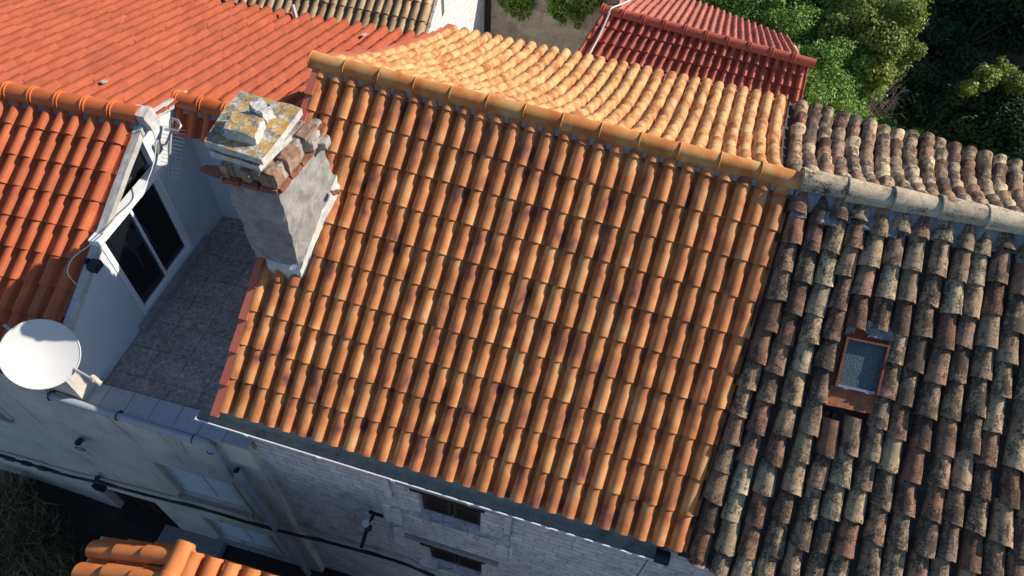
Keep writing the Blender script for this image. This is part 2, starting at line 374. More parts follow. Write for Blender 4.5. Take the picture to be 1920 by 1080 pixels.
m_gut = plain('gutter_zinc', (.38, .39, .32), .7, metal=.0, nz=.25, scale=10, bump=.05, stain=((.08, .085, .07), .6))
m_gutw = plain('gutter_white', (.70, .71, .72), .35, nz=.03, bump=0)
m_pipe = plain('grey_pipe', (.33, .37, .40), .45, nz=.08, bump=0, stain=((.2, .22, .23), .4))
m_black = plain('black_rubber', (.012, .012, .014), .6, nz=.1, bump=0)
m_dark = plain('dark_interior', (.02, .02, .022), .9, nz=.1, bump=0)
m_wood = plain('dark_brown_wood', (.035, .016, .010), .6, nz=.5, scale=20, bump=.4)
m_shut = plain('grey_shutter', (.70, .74, .78), .6, nz=.1, bump=.05)
m_steel = plain('galvanised', (.45, .46, .47), .4, metal=.7, nz=.1, bump=0)
m_dish = plain('dish_white', (.52, .52, .51), .45, nz=.04, scale=4, bump=0)
m_cream = plain('aged_plastic', (.60, .55, .42), .5, nz=.15, bump=0)
m_stone = plain('cut_stone', (.34, .32, .29), .95, nz=.3, scale=8, bump=.8, stain=((.16, .15, .14), .6))
m_rust = plain('rusty_steel', (.38, .12, .04), .75, nz=.5, scale=13, bump=.4, stain=((.46, .22, .10), .7))
m_cable = plain('white_cable', (.62, .61, .58), .5, nz=.05, bump=0)

def slab_mat():
    m, nt, b = M_('lichen_stone'); g = N(nt); P = pos(g); c = g.ramp(g.noise(P, 9.0, 6.0, .7), [(.3, (.36, .34, .30)), (.6, (.66, .64, .60))])
    up = g.n('ShaderNodeSeparateXYZ', {0: g.n('ShaderNodeNewGeometry').outputs['Normal']}).outputs[2]; upm = g.ramp(up, [(.3, 0.0), (.75, 1.0)])
    c = g.mix(g.math('MULTIPLY', upm, g.ramp(g.noise(P, 7.0, 9.0, .75, .5), [(.42, 0.0), (.54, .85)])), c, (.10, .095, .07))
    c = g.mix(g.math('MULTIPLY', upm, g.ramp(g.noise(P, 5.5, 9.0, .72, .9), [(.49, 0.0), (.55, .95)])), c, (.50, .28, .04))
    c = g.mix(g.math('MULTIPLY', upm, g.ramp(g.noise(P, 24.0, 5.0, .7), [(.58, 0.0), (.64, .6)])), c, (.52, .50, .42))
    g.link(c, b.inputs['Base Color']); b.inputs['Roughness'].default_value = .95; g.link(g.bump(g.noise(P, 25.0, 9.0, .75), 1.0, .02), b.inputs['Normal']); return m
m_slab = slab_mat()

def ashlar(name, cA, cB, mort, bw=.42, bh=.2, mw=.012, bumpd=.02, stains=.5, scale=1.0, distort=.05, thr=(.5, .66), dark=(.10, .10, .11)):
    m, nt, b = M_(name); g = N(nt); a = g.n('ShaderNodeAttribute', attribute_name='tc'); P = pos(g)
    nz = g.n('ShaderNodeTexNoise', {'Vector': a.outputs['Vector'], 'Scale': 2.5, 'Detail': 3.0}).outputs['Color']
    off = g.n('ShaderNodeVectorMath', {0: nz, 1: (distort, distort, 0)}, operation='MULTIPLY').outputs[0]
    vec = g.n('ShaderNodeVectorMath', {0: a.outputs['Vector'], 1: off}, operation='ADD').outputs[0]
    br = g.n('ShaderNodeTexBrick', {'Vector': vec, 'Color1': (*cA, 1), 'Color2': (*cB, 1), 'Mortar': (*mort, 1), 'Scale': scale, 'Mortar Size': mw, 'Mortar Smooth': .4, 'Bias': 0.0, 'Brick Width': bw, 'Row Height': bh})
    br.offset = .5; br.squash = 1.3; br.squash_frequency = 3
    c = g.mix(1.0, br.outputs[0], g.ramp(g.noise(P, 6.0, 6.0, .7), [(.3, .72), (.65, 1.08)]), 'MULTIPLY')
    c = g.mix(g.ramp(g.noise(P, 1.7, 8.0, .75, .6), [(thr[0], 0.0), (thr[1], stains)]), c, dark)
    c = g.mix(g.ramp(g.noise(P, 12.0, 6.0, .75), [(.62, 0.0), (.70, stains)]), c, dark)
    g.link(c, b.inputs['Base Color']); b.inputs['Roughness'].default_value = .95; b.inputs['Specular IOR Level'].default_value = .2
    h = g.math('SUBTRACT', g.math('MULTIPLY', g.noise(P, 16.0, 6.0, .7), .5), br.outputs['Fac']); g.link(g.bump(h, 1.0, bumpd), b.inputs['Normal']); return m
m_ash = ashlar('whitewashed_ashlar', (.80, .72, .68), (.70, .62, .59), (.60, .54, .52), stains=.5, mw=.014, bumpd=.05, dark=(.20, .18, .18))
m_grey = ashlar('grey_stone_wall', (.60, .54, .42), (.46, .41, .31), (.70, .65, .54), bw=.6, bh=.27, mw=.015, distort=.12)
m_whst = ashlar('white_stone_wall', (.80, .78, .74), (.70, .68, .64), (.74, .72, .68), bw=.38, bh=.2, mw=.02, bumpd=.05, stains=.15, distort=.2)

def render_mat():
    m, nt, b = M_('stained_cement_render'); g = N(nt); P = pos(g); a = g.n('ShaderNodeAttribute', attribute_name='tc')
    c = g.ramp(g.noise(P, 1.2, 7.0, .65, .3), [(.3, (.44, .40, .35)), (.55, (.60, .55, .48)), (.7, (.68, .63, .56))])
    st = g.n('ShaderNodeMapping', {'Vector': a.outputs['Vector'], 'Scale': (3.5, .35, 1)}).outputs[0]
    c = g.mix(g.ramp(g.noise(st, 1.0, 6.0, .7, .5), [(.56, 0.0), (.68, .65)]), c, (.09, .08, .075))
    c = g.mix(1.0, c, g.ramp(g.noise(P, 22.0, 4.0, .6), [(.3, .86), (.7, 1.05)]), 'MULTIPLY')
    g.link(c, b.inputs['Base Color']); b.inputs['Roughness'].default_value = .95; g.link(g.bump(g.noise(P, 45.0, 4.0), .3, .006), b.inputs['Normal']); return m
m_rend = render_mat()

def floor_mat():
    m, nt, b = M_('marbled_terrace_tile'); g = N(nt); P = pos(g); rot = g.n('ShaderNodeMapping', {'Vector': P, 'Rotation': (0, 0, rad(11.5))}).outputs[0]
    c = g.ramp(g.noise(P, 2.2, 8.0, .7, 1.0), [(.3, (.24, .17, .13)), (.5, (.37, .28, .22)), (.7, (.47, .39, .32))])
    w = g.noise(P, 3.2, 9.0, .72, 1.6); vein = g.ramp(w, [(.47, 0.0), (.5, .7), (.53, 0.0)]); c = g.mix(vein, c, (.60, .58, .55))
    w = g.noise(P, 8.0, 7.0, .72, 2.0); vein = g.ramp(w, [(.47, 0.0), (.5, .6), (.53, 0.0)]); c = g.mix(vein, c, (.56, .54, .52))
    c = g.mix(1.0, c, g.ramp(g.noise(P, 14.0, 7.0, .8), [(.35, .45), (.6, 1.15)]), 'MULTIPLY')
    br = g.n('ShaderNodeTexBrick', {'Vector': rot, 'Color1': (1, 1, 1, 1), 'Color2': (.85, .85, .85, 1), 'Mortar': (.5, .5, .5, 1), 'Scale': 1.0, 'Mortar Size': .009, 'Brick Width': .55, 'Row Height': .55}); br.offset = 0
    c = g.mix(1.0, c, br.outputs[0], 'MULTIPLY')
    g.link(c, b.inputs['Base Color']); b.inputs['Roughness'].default_value = .55; return m
m_floor = floor_mat()
def coping_mat():
    m, nt, b = M_('glazed_coping_tile'); g = N(nt); a = g.n('ShaderNodeAttribute', attribute_name='tc')
    br = g.n('ShaderNodeTexBrick', {'Vector': a.outputs['Vector'], 'Color1': (.42, .44, .46, 1), 'Color2': (.38, .40, .42, 1), 'Mortar': (.12, .12, .12, 1), 'Scale': 1.0, 'Mortar Size': .007, 'Brick Width': .44, 'Row Height': 5.0}); br.offset = 0
    g.link(g.mix(1.0, br.outputs[0], g.ramp(g.noise(pos(g), 9.0, 6.0, .7), [(.3, .8), (.7, 1.05)]), 'MULTIPLY'), b.inputs['Base Color']); b.inputs['Roughness'].default_value = .45; return m
m_cop = coping_mat()
def ground_mat():
    m, nt, b = M_('dark_soil'); g = N(nt); P = pos(g); c = g.ramp(g.noise(P, 2.0, 9.0, .7), [(.3, (.020, .017, .013)), (.55, (.045, .038, .028)), (.75, (.075, .065, .045))])
    g.link(c, b.inputs['Base Color']); b.inputs['Roughness'].default_value = 1; g.link(g.bump(g.noise(P, 12.0, 8.0, .75), 1.0, .08), b.inputs['Normal']); return m
m_soil = ground_mat()
def glass_mat(name, tr=.3, col=(.01, .012, .015)):
    m, nt, b = M_(name); g = N(nt); b.inputs['Base Color'].default_value = (*col, 1); b.inputs['Roughness'].default_value = .03; b.inputs['Specular IOR Level'].default_value = .5
    t = g.n('ShaderNodeBsdfTransparent'); mx = g.n('ShaderNodeMixShader', {0: tr, 1: b.outputs[0], 2: t.outputs[0]}); g.link(mx.outputs[0], nt.nodes['Material Output'].inputs[0]); return m
m_glass = glass_mat('dark_glass', .30)
def frost_mat():
    m, nt, b = M_('frosted_glass'); g = N(nt); P = pos(g); v = g.n('ShaderNodeTexVoronoi', {'Vector': P, 'Scale': 70.0}).outputs['Distance']
    c = g.ramp(g.noise(P, 85.0, 3.0, .6), [(.4, (.045, .065, .075)), (.62, (.09, .12, .13)), (.72, (.30, .35, .37))]); g.link(c, b.inputs['Base Color'])
    b.inputs['Roughness'].default_value = .35; g.link(g.bump(v, .6, .01), b.inputs['Normal']); return m
m_frost = frost_mat()
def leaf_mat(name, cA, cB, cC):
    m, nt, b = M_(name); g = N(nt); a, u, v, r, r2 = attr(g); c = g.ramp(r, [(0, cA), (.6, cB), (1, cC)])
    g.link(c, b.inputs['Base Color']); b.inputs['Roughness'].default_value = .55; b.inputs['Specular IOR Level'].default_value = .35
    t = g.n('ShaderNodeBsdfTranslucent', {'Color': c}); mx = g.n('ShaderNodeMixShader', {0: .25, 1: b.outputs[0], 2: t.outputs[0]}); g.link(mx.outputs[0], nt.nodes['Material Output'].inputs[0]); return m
m_ivy = leaf_mat('ivy_leaf', (.08, .17, .02), (.18, .31, .045), (.36, .50, .12))
m_yel = leaf_mat('yellow_green_leaf', (.09, .15, .02), (.20, .26, .035), (.40, .41, .07))
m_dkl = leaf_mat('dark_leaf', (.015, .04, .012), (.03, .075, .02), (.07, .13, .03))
m_bark = plain('bark', (.09, .065, .045), .95, nz=.4, scale=15, bump=.8)
m_twig = plain('dry_twig', (.26, .20, .15), .9, nz=.2, bump=0)
def grass_m():
    m, nt, b = M_('dry_grass'); g = N(nt); a, u, v, r, r2 = attr(g); c = g.ramp(r, [(0, (.09, .10, .035)), (.6, (.22, .20, .09)), (1, (.42, .36, .20))]); g.link(c, b.inputs['Base Color']); b.inputs['Roughness'].default_value = .8; return m
m_grass = grass_m()

# ------------------------------------------------------------------ setting
gb = MB(); n = 60
xs = [-400, -60, -14] + list(np.linspace(-12.5, 14, 40)) + [30, 400]; ys = [-400, -20] + list(np.linspace(-4, 26, 40)) + [60, 400]
def gz(x, y):
    z = .1 + max(0, min(1, (-7 - x) / 4)) * 1.0
    k = max(0, min(1, (y - 10) / 6)); z = z * (1 - k) + k * (1.0 + .9 * max(0, min(1, (y - 14) / 8)))
    return z + .10 * noise.noise(Vector((x * .6, y * .6, 0)))
vs = [(x, y, gz(x, y)) for x in xs for y in ys]; ny = len(ys)
gb.add(vs, [(i * ny + j, (i + 1) * ny + j, (i + 1) * ny + j + 1, i * ny + j + 1) for i in range(len(xs) - 1) for j in range(ny - 1)], None, True)
tag(gb.build('ground', m_soil), kind='structure')

# main axes
uM = V3((.9739, -.2271, 0)); nM = V3((-.2271, -.9739, 0))           # middle house: along the ridge, towards the alley
uL = V3((.9802, -.1985, 0)); nL = V3((-.1985, -.9802, 0))           # terrace house
KH = .926
PITCHB, RUNB, ZTAN = 16.5, 5.45, 8.62
def kz(z): return 18.2 - (18.2 - z) * KH
def kp3(P): return C + (V3(P) - C) * KH
ZR, ZE = kz(10.7), kz(7.4)
rL, rR = at(600, 122, ZR), at(1490, 345, ZR); eL, eR = at(408, 779, ZE), at(1283, 1046, ZE)
zb = kz(8.05); bL, bR = at(842, 60, zb), at(1475, 193, zb)
ridge_dir = (rR - rL) / np.linalg.norm(rR - rL)

# ------------------------------------------------------------------ middle house
mh = thing('tiled_house', 'stone house with new flamed orange and yellow tiles and a ragged chimney, filling the centre', 'house', ((eL + eR) / 2 * [1, 1, 0]))
SF = Slope(rL, rR, eR, eL, (0, 0)); NC = 28
mb = MB(); tiles(mb, SF, NC, 11, 'S', 1, lift=.034, jit=.0022, vmax=.98, first=.035); mb.build('front_roof', m_flame, mh)
SB = Slope(rR, rL, bL, bR, (.50, .16))
mb = MB(); tiles(mb, SB, 29, 12, 'S', 2, lift=.06, jit=.006, flip=True); mb.build('back_roof', m_flame2, mh)
mb = MB(); caps(mb, rL - ridge_dir * .12 + [0, 0, .02], rR + ridge_dir * .06 + [0, 0, .02], 13, .142, 3, collar=.0, over=.05, up=.02, jit=.004, taper=.10)
# raised joint rims of the ridge tiles
for i in range(14):
    p = rL - ridge_dir * .12 + (rR - rL + ridge_dir * .18) * (i / 13) + [0, 0, .04]; w = np.cross([0, 0, 1], ridge_dir)
    mb.tube([p + w * math.cos(a) * .158 + V3((0, 0, 1)) * math.sin(a) * .158 + ridge_dir * .012 for a in np.linspace(-.1, math.pi + .1, 16)], .009, 5)
mb.build('ridge_tiles', m_flame3, mh)
def bed(mb, a, b, side, h0, h1, w0, w1, seed, nseg=60, rough=.02):
    a, b, side = V3(a), V3(b), V3(side); vs = []
    for i in range(nseg + 1):
        p = a + (b - a) * i / nseg; k = noise.noise(Vector((i * .5, seed, 0))) * rough; k2 = noise.noise(Vector((i * .9, seed, 5))) * rough
        vs += [p + side * w0 + [0, 0, h0], p + side * (w1 * .8 + k) + [0, 0, (h0 * .4 + h1 * .6)], p + side * (w1 + k2) + [0, 0, h1 + k]]
    mb.add(vs, [(i * 3 + q, (i + 1) * 3 + q, (i + 1) * 3 + q + 1, i * 3 + q + 1) for i in range(nseg) for q in (0, 1)], None, True)
mb = MB(); bed(mb, rL, rR, nM, .10, -.06, .10, .17, 1); bed(mb, rL, rR, -nM, .10, -.14, .10, .2, 2)
pL = rL - ridge_dir * .06; mb.rough([pL + nM * .15 + [0, 0, -.12], pL + nM * .15 + ridge_dir * .1 + [0, 0, -.12], pL - nM * .15 + ridge_dir * .1 + [0, 0, -.12], pL - nM * .15 + [0, 0, -.12],
         pL + nM * .13 + [0, 0, .08], pL + nM * .13 + ridge_dir * .1 + [0, 0, .08], pL - nM * .13 + ridge_dir * .1 + [0, 0, .08], pL - nM * .13 + [0, 0, .08]], 4, .01)
mb.build('ridge_mortar', m_mortarl, mh)
# verge tiles: stepped pieces down the left edge of both slopes
def verge(mb, sl, u, nr, out, h=.10, w=.03, drop=.16, flip=False):
    for j in range(nr):
        p0, du, dv, n_ = sl.fr(u, max(.002, (j - .05) / nr)); p1 = sl.fr(u, min(.998, (j + 1.02) / nr))[0]; o = V3(out)
        a0, a1 = n_ * (.02), n_ * (.055); c = []
        for (p, q) in ((p0, a0), (p1, a1)): c.append((p + q, q))
        A, B = p0 + a0 + o * (.00 + 0), p1 + a1 + o * .012
        for (x0, x1, z0, z1) in ((0, w, -drop, h), (-.10, 0, h - .03, h)):
            mb.hexa([A + o * x0 + n_ * z0, B + o * x0 + n_ * z0, B + o * x1 + n_ * z0, A + o * x1 + n_ * z0, A + o * x0 + n_ * z1, B + o * x0 + n_ * z1, B + o * x1 + n_ * z1, A + o * x1 + n_ * z1], [(.5, .5, j * .137 % 1, .4)] * 8)
mb = MB(); verge(mb, SF, 0, 11, -uM); mb.build('front_verge', m_pink, mh, 'pink stepped verge tiles')
mb = MB(); verge(mb, SB, 1, 12, -uM, h=.12); mb.build('back_verge', m_pink, mh, 'pink curved verge')
# walls
gL, gR = at(380, 783, kz(7.35)), at(1225, 1040, kz(7.35))
class ScaledWall(Wall):
    def p(s, a, z, d=0): return Wall.p(s, a * KH, kz(z), d)
    def hit(s, px, py, d=0): a, z = Wall.hit(s, px, py, d); return a / KH, 18.2 - (18.2 - z) / KH
WM = ScaledWall(gL - nM * .20, uM, nM)                                       # front wall plane
wl = lambda px, py: WM.hit(px, py)
W0 = (3.55, 4.66, 5.28, 6.50); W1_ = (3.55, 4.70, 2.35, 3.60)
mb = MB(); WM.holed(mb, .12, 7.45, -1.8, 7.30, [W0, W1_], -.35, 0)
aL, aR = WM.p(.12, 0), WM.p(7.45, 0)
Lw = [SF.c[3] * [1, 1, 0] + uM * .1, SF.c[0] * [1, 1, 0] + uM * .1, SB.c[2] * [1, 1, 0] + uM * .15]
for (u, sgn) in ((.015, 1), (.985, -1)):
    prof_ = [SF.base(u, .97), SF.base(u, .5), SF.base(u, .002)] + [SB.base(1 - u, v) for v in (.002, .25, .5, .75, .96)]
    for a, b_ in zip(prof_[:-1], prof_[1:]):
        a = a - [0, 0, .07]; b_ = b_ - [0, 0, .07]; w = uM * .2 * sgn
        f = lambda p, z: V3((p[0], p[1], z))
        mb.hexa([f(a, -.3), f(a, -.3) + w, f(b_, -.3) + w, f(b_, -.3), a, a + w, b_ + w, b_])
pl = [SB.base(1, .96), SB.base(0, .96)]; mb.hexa([V3((p[0], p[1], z)) + o for z in (-.3, zb - .1) for p, o in ((pl[0], 0 * nM), (pl[1], 0 * nM), (pl[1], nM * .2), (pl[0], nM * .2))])
mb.build('stone_wall', m_ash, mh)
# eave board
mb = MB(); WM.box(mb, .0, 7.5, 7.18, 7.36, 0.003, .03); mb.build('eave_board', m_gut, mh)
# gutter: open channel with white outer lip
gt = MB(); ga, gb_ = WM.p(-.06, 7.24) + nM * .03, WM.p(7.42, 7.18) + nM * .03; sec = [(.0, .20), (.0, .11), (.06, .06), (.17, .06), (.235, .09), (.235, .16)]
vs = []
for q in (ga, gb_): vs += [q + nM * d + [0, 0, h] for d, h in sec]
k = len(sec); gt.add(vs, [(i, i + 1, k + i + 1, k + i) for i in range(k - 1)]); gt.add([q for q in vs[:k]], [tuple(range(k))]); gt.add([q for q in vs[k:]], [tuple(range(k))])
gut = gt.build('gutter', m_gut, mh)
gt = MB(); q0, q1 = ga + nM * .236 + [0, 0, .125], gb_ + nM * .236 + [0, 0, .125]
gt.box(q0 + [0, 0, .012], q1 - q0, nM * .016, (0, 0, .032)); gt.box(q0 - nM * .20 + [0, 0, .012], uM * .012 * -1, nM * .216, (0, 0, .032))
for t_ in np.linspace(.12, .95, 6): p = q0 + (q1 - q0) * t_; gt.box(p - uM * .03 + [0, 0, -.02] + nM * .0225, uM * .06, nM * .008, (0, 0, .085))
gt.tube([gb_ + nM * .14 + uM * .14 + [0, 0, .03], gb_ + nM * .16 + uM * .16 + [0, 0, -.25]], .045, 10)
gt.build('gutter_lip', m_gutw, gut)
gt = MB(); gt.tube([gb_ + nM * .12 + uM * .02 + [0, 0, .03], gb_ + nM * .12 + uM * .22 + [0, 0, .03]], .10, 10); gt.build('gutter_end_gap', m_black, gut)  # black tube stands in for the dark gap at the gutter's right end
# windows of the stone front
def shutter_window(w, lab):
    a0, a1, z0, z1 = w
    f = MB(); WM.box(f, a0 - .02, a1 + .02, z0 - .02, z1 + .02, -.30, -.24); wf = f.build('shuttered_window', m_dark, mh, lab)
    for k in range(2):
        b = MB(); A0 = a0 + .02 + k * (a1 - a0) / 2; A1 = A0 + (a1 - a0) / 2 - .03
        WM.box(b, A0, A1, z0 + .02, z1 - .02, -.14, -.11)
        for (x0, x1, y0, y1) in ((A0, A0 + .07, z0 + .02, z1 - .02), (A1 - .07, A1, z0 + .02, z1 - .02), (A0 + .07, A1 - .07, z0 + .02, z0 + .11), (A0 + .07, A1 - .07, z1 - .11, z1 - .02), (A0 + .07, A1 - .07, (z0 + z1) / 2 - .04, (z0 + z1) / 2 + .04)): WM.box(b, x0, x1, y0, y1, -.11, -.08)
        for q in range(12):
            z = z0 + .13 + q * (z1 - z0 - .26) / 12; 
            if abs(z - (z0 + z1) / 2) > .05: WM.box(b, A0 + .07, A1 - .07, z, z + .035, -.11, -.095)
        b.build('shutter', m_wood, wf)
    b = MB(); WM.box(b, a0 - .12, a1 + .08, z1 - .06, z1 + .03, -.05, .06); b.build('wooden_lintel', m_wood, wf)
    b = MB(); b.rough([WM.p(a0 - .45, z1 + .035, .05), WM.p(a1 + .35, z1 + .035, .05), WM.p(a1 + .35, z1 + .035, -.1), WM.p(a0 - .45, z1 + .035, -.1), WM.p(a0 - .45, z1 + .22, .05), WM.p(a1 + .35, z1 + .22, .05), WM.p(a1 + .35, z1 + .22, -.1), WM.p(a0 - .45, z1 + .22, -.1)], 8, .006, chip=.0)
    b.build('stone_lintel', m_stone, wf)
    b = MB(); b.rough([WM.p(a0 - .2, z0 - .16, .09), WM.p(a1 + .2, z0 - .16, .09), WM.p(a1 + .2, z0 - .16, -.1), WM.p(a0 - .2, z0 - .16, -.1), WM.p(a0 - .2, z0 - .004, .09), WM.p(a1 + .2, z0 - .004, .09), WM.p(a1 + .2, z0 - .004, -.1), WM.p(a0 - .2, z0 - .004, -.1)], 8, .006)
    b.build('stone_sill', m_ash, wf)
shutter_window(W0, 'dark brown shuttered window under the gutter'); shutter_window(W1_, 'lower shuttered window in the alley shade')
def corbel(a, z0, z1, w, d, lab=None):
    b = MB(); b.rough([WM.p(a - w, z0, d), WM.p(a + w, z0, d), WM.p(a + w, z0, -.1), WM.p(a - w, z0, -.1), WM.p(a - w, z1, d * .9), WM.p(a + w, z1, d * .9), WM.p(a + w, z1, -.1), WM.p(a - w, z1, -.1)], 6, .010, chip=.04); b.build('stone_bracket', m_ash, mh, lab)
for a, dz in ((3.0, 0), (5.15, 0)): corbel(a, 5.80, 6.62, .06, .07); corbel(a, 5.70, 5.80, .075, .20); corbel(a, 4.70, 5.22, .15, .12)
corbel(3.0, 3.2, 4.2, .11, .08)

# ------------------------------------------------------------------ chimney
B = kp3((-3.4136, 6.8666, 8.74)); Bf = kp3((-4.0915, 7.05, 8.7)); Bb = kp3((-2.9709, 8.0448, 9.5)); Bbl = kp3((-3.75, 8.25, 9.55))
ch = MB()
def lerp(a, b, t): return V3(a) * (1 - t) + V3(b) * t
t0 = [at(x, y, kz(z)) for x, y, z in ((418, 338, 10.82), (524, 361, 10.78), (603, 264, 10.86), (512, 228, 10.85))]
b0 = [Bf - [0, 0, .35], B - [0, 0, .35], Bb - [0, 0, .3], Bbl - [0, 0, .3]]
mid = [lerp(b0[i], t0[i], .30) for i in range(4)]; mid[2] = mid[2] + V3((.10, .02, 0)); mid[1] = mid[1] + V3((.01, .0, 0))
chim = MB(); chim.rough([*mid, *t0], 16, .022, 5.0, 1, False, .05)
chim_o = chim.build('chimney', m_bodyst, mh, 'ragged rendered chimney with lichen-covered stone slabs on top')
skirt = MB()
g0 = [b0[0] + [-.05, -.06, .0], b0[1] + [.03, -.08, .0], b0[2] + [.13, .0, .1], b0[3] + [0, .03, .1]]
mc_ = sum(mid) / 4; mm = [m + (m - mc_) * .05 + (t - m) * h_ for m, t, h_ in zip(mid, t0, (-.10, -.02, .34, .2))]
skirt.rough([*g0, *mm], 16, .022, 4.5, 2, False, .05); skirt.build('plaster_skirt', m_body2, chim_o)
bc = MB()     # courses of broken brick under the slabs, with gaps between
top = [p + [0, 0, .0] for p in t0]
def ringpt(s, t, h):      # s: side 0 front,1 right ; t along ; height
    a, b_ = ((top[0], top[1]), (top[1], top[2]), (top[2], top[3]), (top[3], top[0]))[s]; return lerp(a, b_, t) + [0, 0, h]
ctr = sum(top) / 4
def brick(s, t0_, t1_, h0, h1, out, dep, seed, mat=None, amp=.012):
    a, b_ = ringpt(s, t0_, h0), ringpt(s, t1_, h0); d = (b_ - a); nn = np.cross(d, [0, 0, 1]); nn /= np.linalg.norm(nn); 
    if np.dot(nn, a - ctr) < 0: nn = -nn
    c = [a + nn * out, b_ + nn * out, b_ - nn * dep, a - nn * dep]; (mat or bc).rough([*c, *[q + [0, 0, h1 - h0] for q in c]], 4, amp, 9.0, seed, False, .06)
for s, k in ((0, 3), (1, 4), (2, 2), (3, 3)):
    for i in range(k): brick(s, i / k + .01, (i + .93) / k, -.02, .055, .035, .22, 10 + s * 7 + i)
bc.build('brick_course', m_brick, chim_o)
bc2 = MB()
for s, ts in ((0, ((.02, .14), (.36, .52), (.70, .98))), (1, ((0, .16), (.28, .55), (.70, .98))), (2, ((.1, .4), (.6, .95))), (3, ((.05, .3), (.6, .95)))):
    for q, (a_, b_) in enumerate(ts): brick(s, a_, b_, .055, .25 + (.05 if s == 1 else 0), .0, .16, 40 + s * 5 + q, bc2, .015)
bc2.build('vent_bricks', m_rubble, chim_o)
core = MB(); k_ = [ctr + (p - ctr) * .93 for p in top]; core.rough([*[p + [0, 0, -.05] for p in k_], *[ctr + (p - ctr) * .86 + [0, 0, .27] for p in top]], 12, .045, 6.0, 91)
core.build('broken_masonry', plain('crumbling_masonry', (.38, .34, .29), .95, nz=.5, scale=9, bump=1.0, stain=((.34, .16, .09), .85)), chim_o)
rb = MB()     # rubble shoulder at the right/back of the cap
for q, (px, py, z, sx, sy, sz) in enumerate(((578, 262, 11.02, .15, .16, .12), (590, 240, 11.05, .10, .12, .10), (604, 268, 10.9, .1, .1, .1))):
    p = at(px, py, kz(z)); a = uM * sx; b_ = -nM * sy * .8; a = a * .8; a = a + V3((0, .03, 0)); c = [p - a - b_, p + a - b_, p + a + b_, p - a + b_]
    rb.rough([*[x - [0, 0, sz] for x in c], *[x + [0, 0, sz * .8] for x in c]], 6, .03, 5.0, 60 + q, False, .0, .15)
rb.build('rubble_shoulder', plain('rubble', (.40, .36, .31), .95, nz=.45, scale=9, bump=1.0, stain=((.36, .17, .09), .8)), chim_o)
def slab(pts, z, th, name, seed, n_=14, amp=.012, lab=None, mat=None, rnd=0):
    mb = MB(); c = [at(x, y, kz(z)) for x, y in pts]; c = [V3(p) for p in c]; mb.rough([*[p - [0, 0, th] for p in c], *c], n_, amp, 3.5 if not rnd else 7, seed, False, 0, rnd); return mb.build(name, mat or m_slab, chim_o, lab)
slab([(392, 283), (486, 312), (545, 252), (470, 205)], 11.27, .09, 'lower_slab', 5, amp=.012)
slab([(380, 262), (492, 300), (566, 203), (449, 170)], 11.44, .10, 'capping_slab', 6, amp=.02)
slab([(417, 241), (477, 257), (496, 219), (434, 207)], 11.60, .16, 'flat_stone', 7, 14, .018, rnd=.10)
slab([(462, 192), (492, 214), (513, 196), (484, 183)], 11.66, .20, 'white_rock', 8, 12, .03, rnd=.28, mat=plain('pale_rock', (.56, .54, .50), .95, nz=.3, scale=9, bump=1.0, stain=((.22, .2, .16), .6)))
mb = MB()
for (p0, p1, z0, z1, w) in (((418, 325), (378, 316), 10.95, 10.93, .10), ((590, 252), (608, 232), 11.05, 11.10, .09), ((622, 362), (636, 358), 9.95, 9.95, .05)):
    a, b_ = at(*p0, kz(z0)), at(*p1, kz(z1)); d = (b_ - a); s_ = np.cross(d, [0, 0, 1]); s_ = s_ / np.linalg.norm(s_) * w
    mb = MB(); mb.rough([a - s_ - [0, 0, .02], a + s_ - [0, 0, .02], b_ + s_ * .5 - [0, 0, .02], b_ - s_ * .5 - [0, 0, .02], a - s_ + [0, 0, .02], a + s_ + [0, 0, .02], b_ + s_ * .5 + [0, 0, .02], b_ - s_ * .5 + [0, 0, .02]], 6, .02, 9, 77, False, .1); mb.build('tile_shard', m_brick, chim_o)

# ------------------------------------------------------------------ old house on the right
# ---
oh = thing('old_house', 'old stone house with weathered mossy barrel tiles and a small skylight, on the right', 'house', (7, 3, 0))
o1 = at(1493, 346, ZR) + uM * .0; slope_dir = (at(1920, 432, ZR) - o1); slope_dir /= np.linalg.norm(slope_dir)
oR = o1 + slope_dir * 6.6
oe1 = eR + uM * .06; ev = (at(1400, 1098, ZE) - oe1); ev[2] = 0; ev /= np.linalg.norm(ev); oeR = oe1 + ev * 7.4
SO = Slope(o1 - uM * .02, oR, oeR, oe1 - uM * .04, (0.0, .0))
sk_ = [at(1578, 628, 9.1), at(1668, 648, 9.1), at(1640, 745, 9.1), at(1556, 730, 9.1)]
# find skylight place in slope coordinates
def inv(sl, px, py):
    best = None; u0 = v0 = .5; st = .25
    for _ in range(9):
        c = [(u0 + a * st, v0 + b_ * st) for a in (-1, -.5, 0, .5, 1) for b_ in (-1, -.5, 0, .5, 1)]
        def e(q):
            P = sl.base(q[0], min(max(q[1], 0), 1)); w_ = R.T @ (P - C); return math.hypot(CX + F * w_[0] / w_[2] - px, CY + F * w_[1] / w_[2] - py)
        u0, v0 = min(c, key=e); st *= .5
    return u0, v0
kl = [inv(SO, *q) for q in ((1572, 620), (1672, 640), (1640, 785), (1535, 765))]
ku0, ku1 = min(kl[0][0], kl[3][0]), max(kl[1][0], kl[2][0]); kv0, kv1 = min(kl[0][1], kl[1][1]), max(kl[2][1], kl[3][1])
NO = 25
keepf = lambda u, v: not (ku0 + .002 < u < ku1 - .012 and kv0 - .045 < v < kv1 - .018)
m_chan = plain('shadow_toned_channel_tile', (.075, .052, .042), .95, nz=.5, scale=18, bump=.6, stain=((.16, .13, .10), .5))  # near-black colour paints in the shadow between the cover tiles
mb = MB(); cm = MB(); old_tiles(mb, cm, SO, NO, 13, 11, r=.128, keep=keepf); mb.build('front_roof', m_old, oh); cm.build('front_channel_tiles', m_chan, oh)
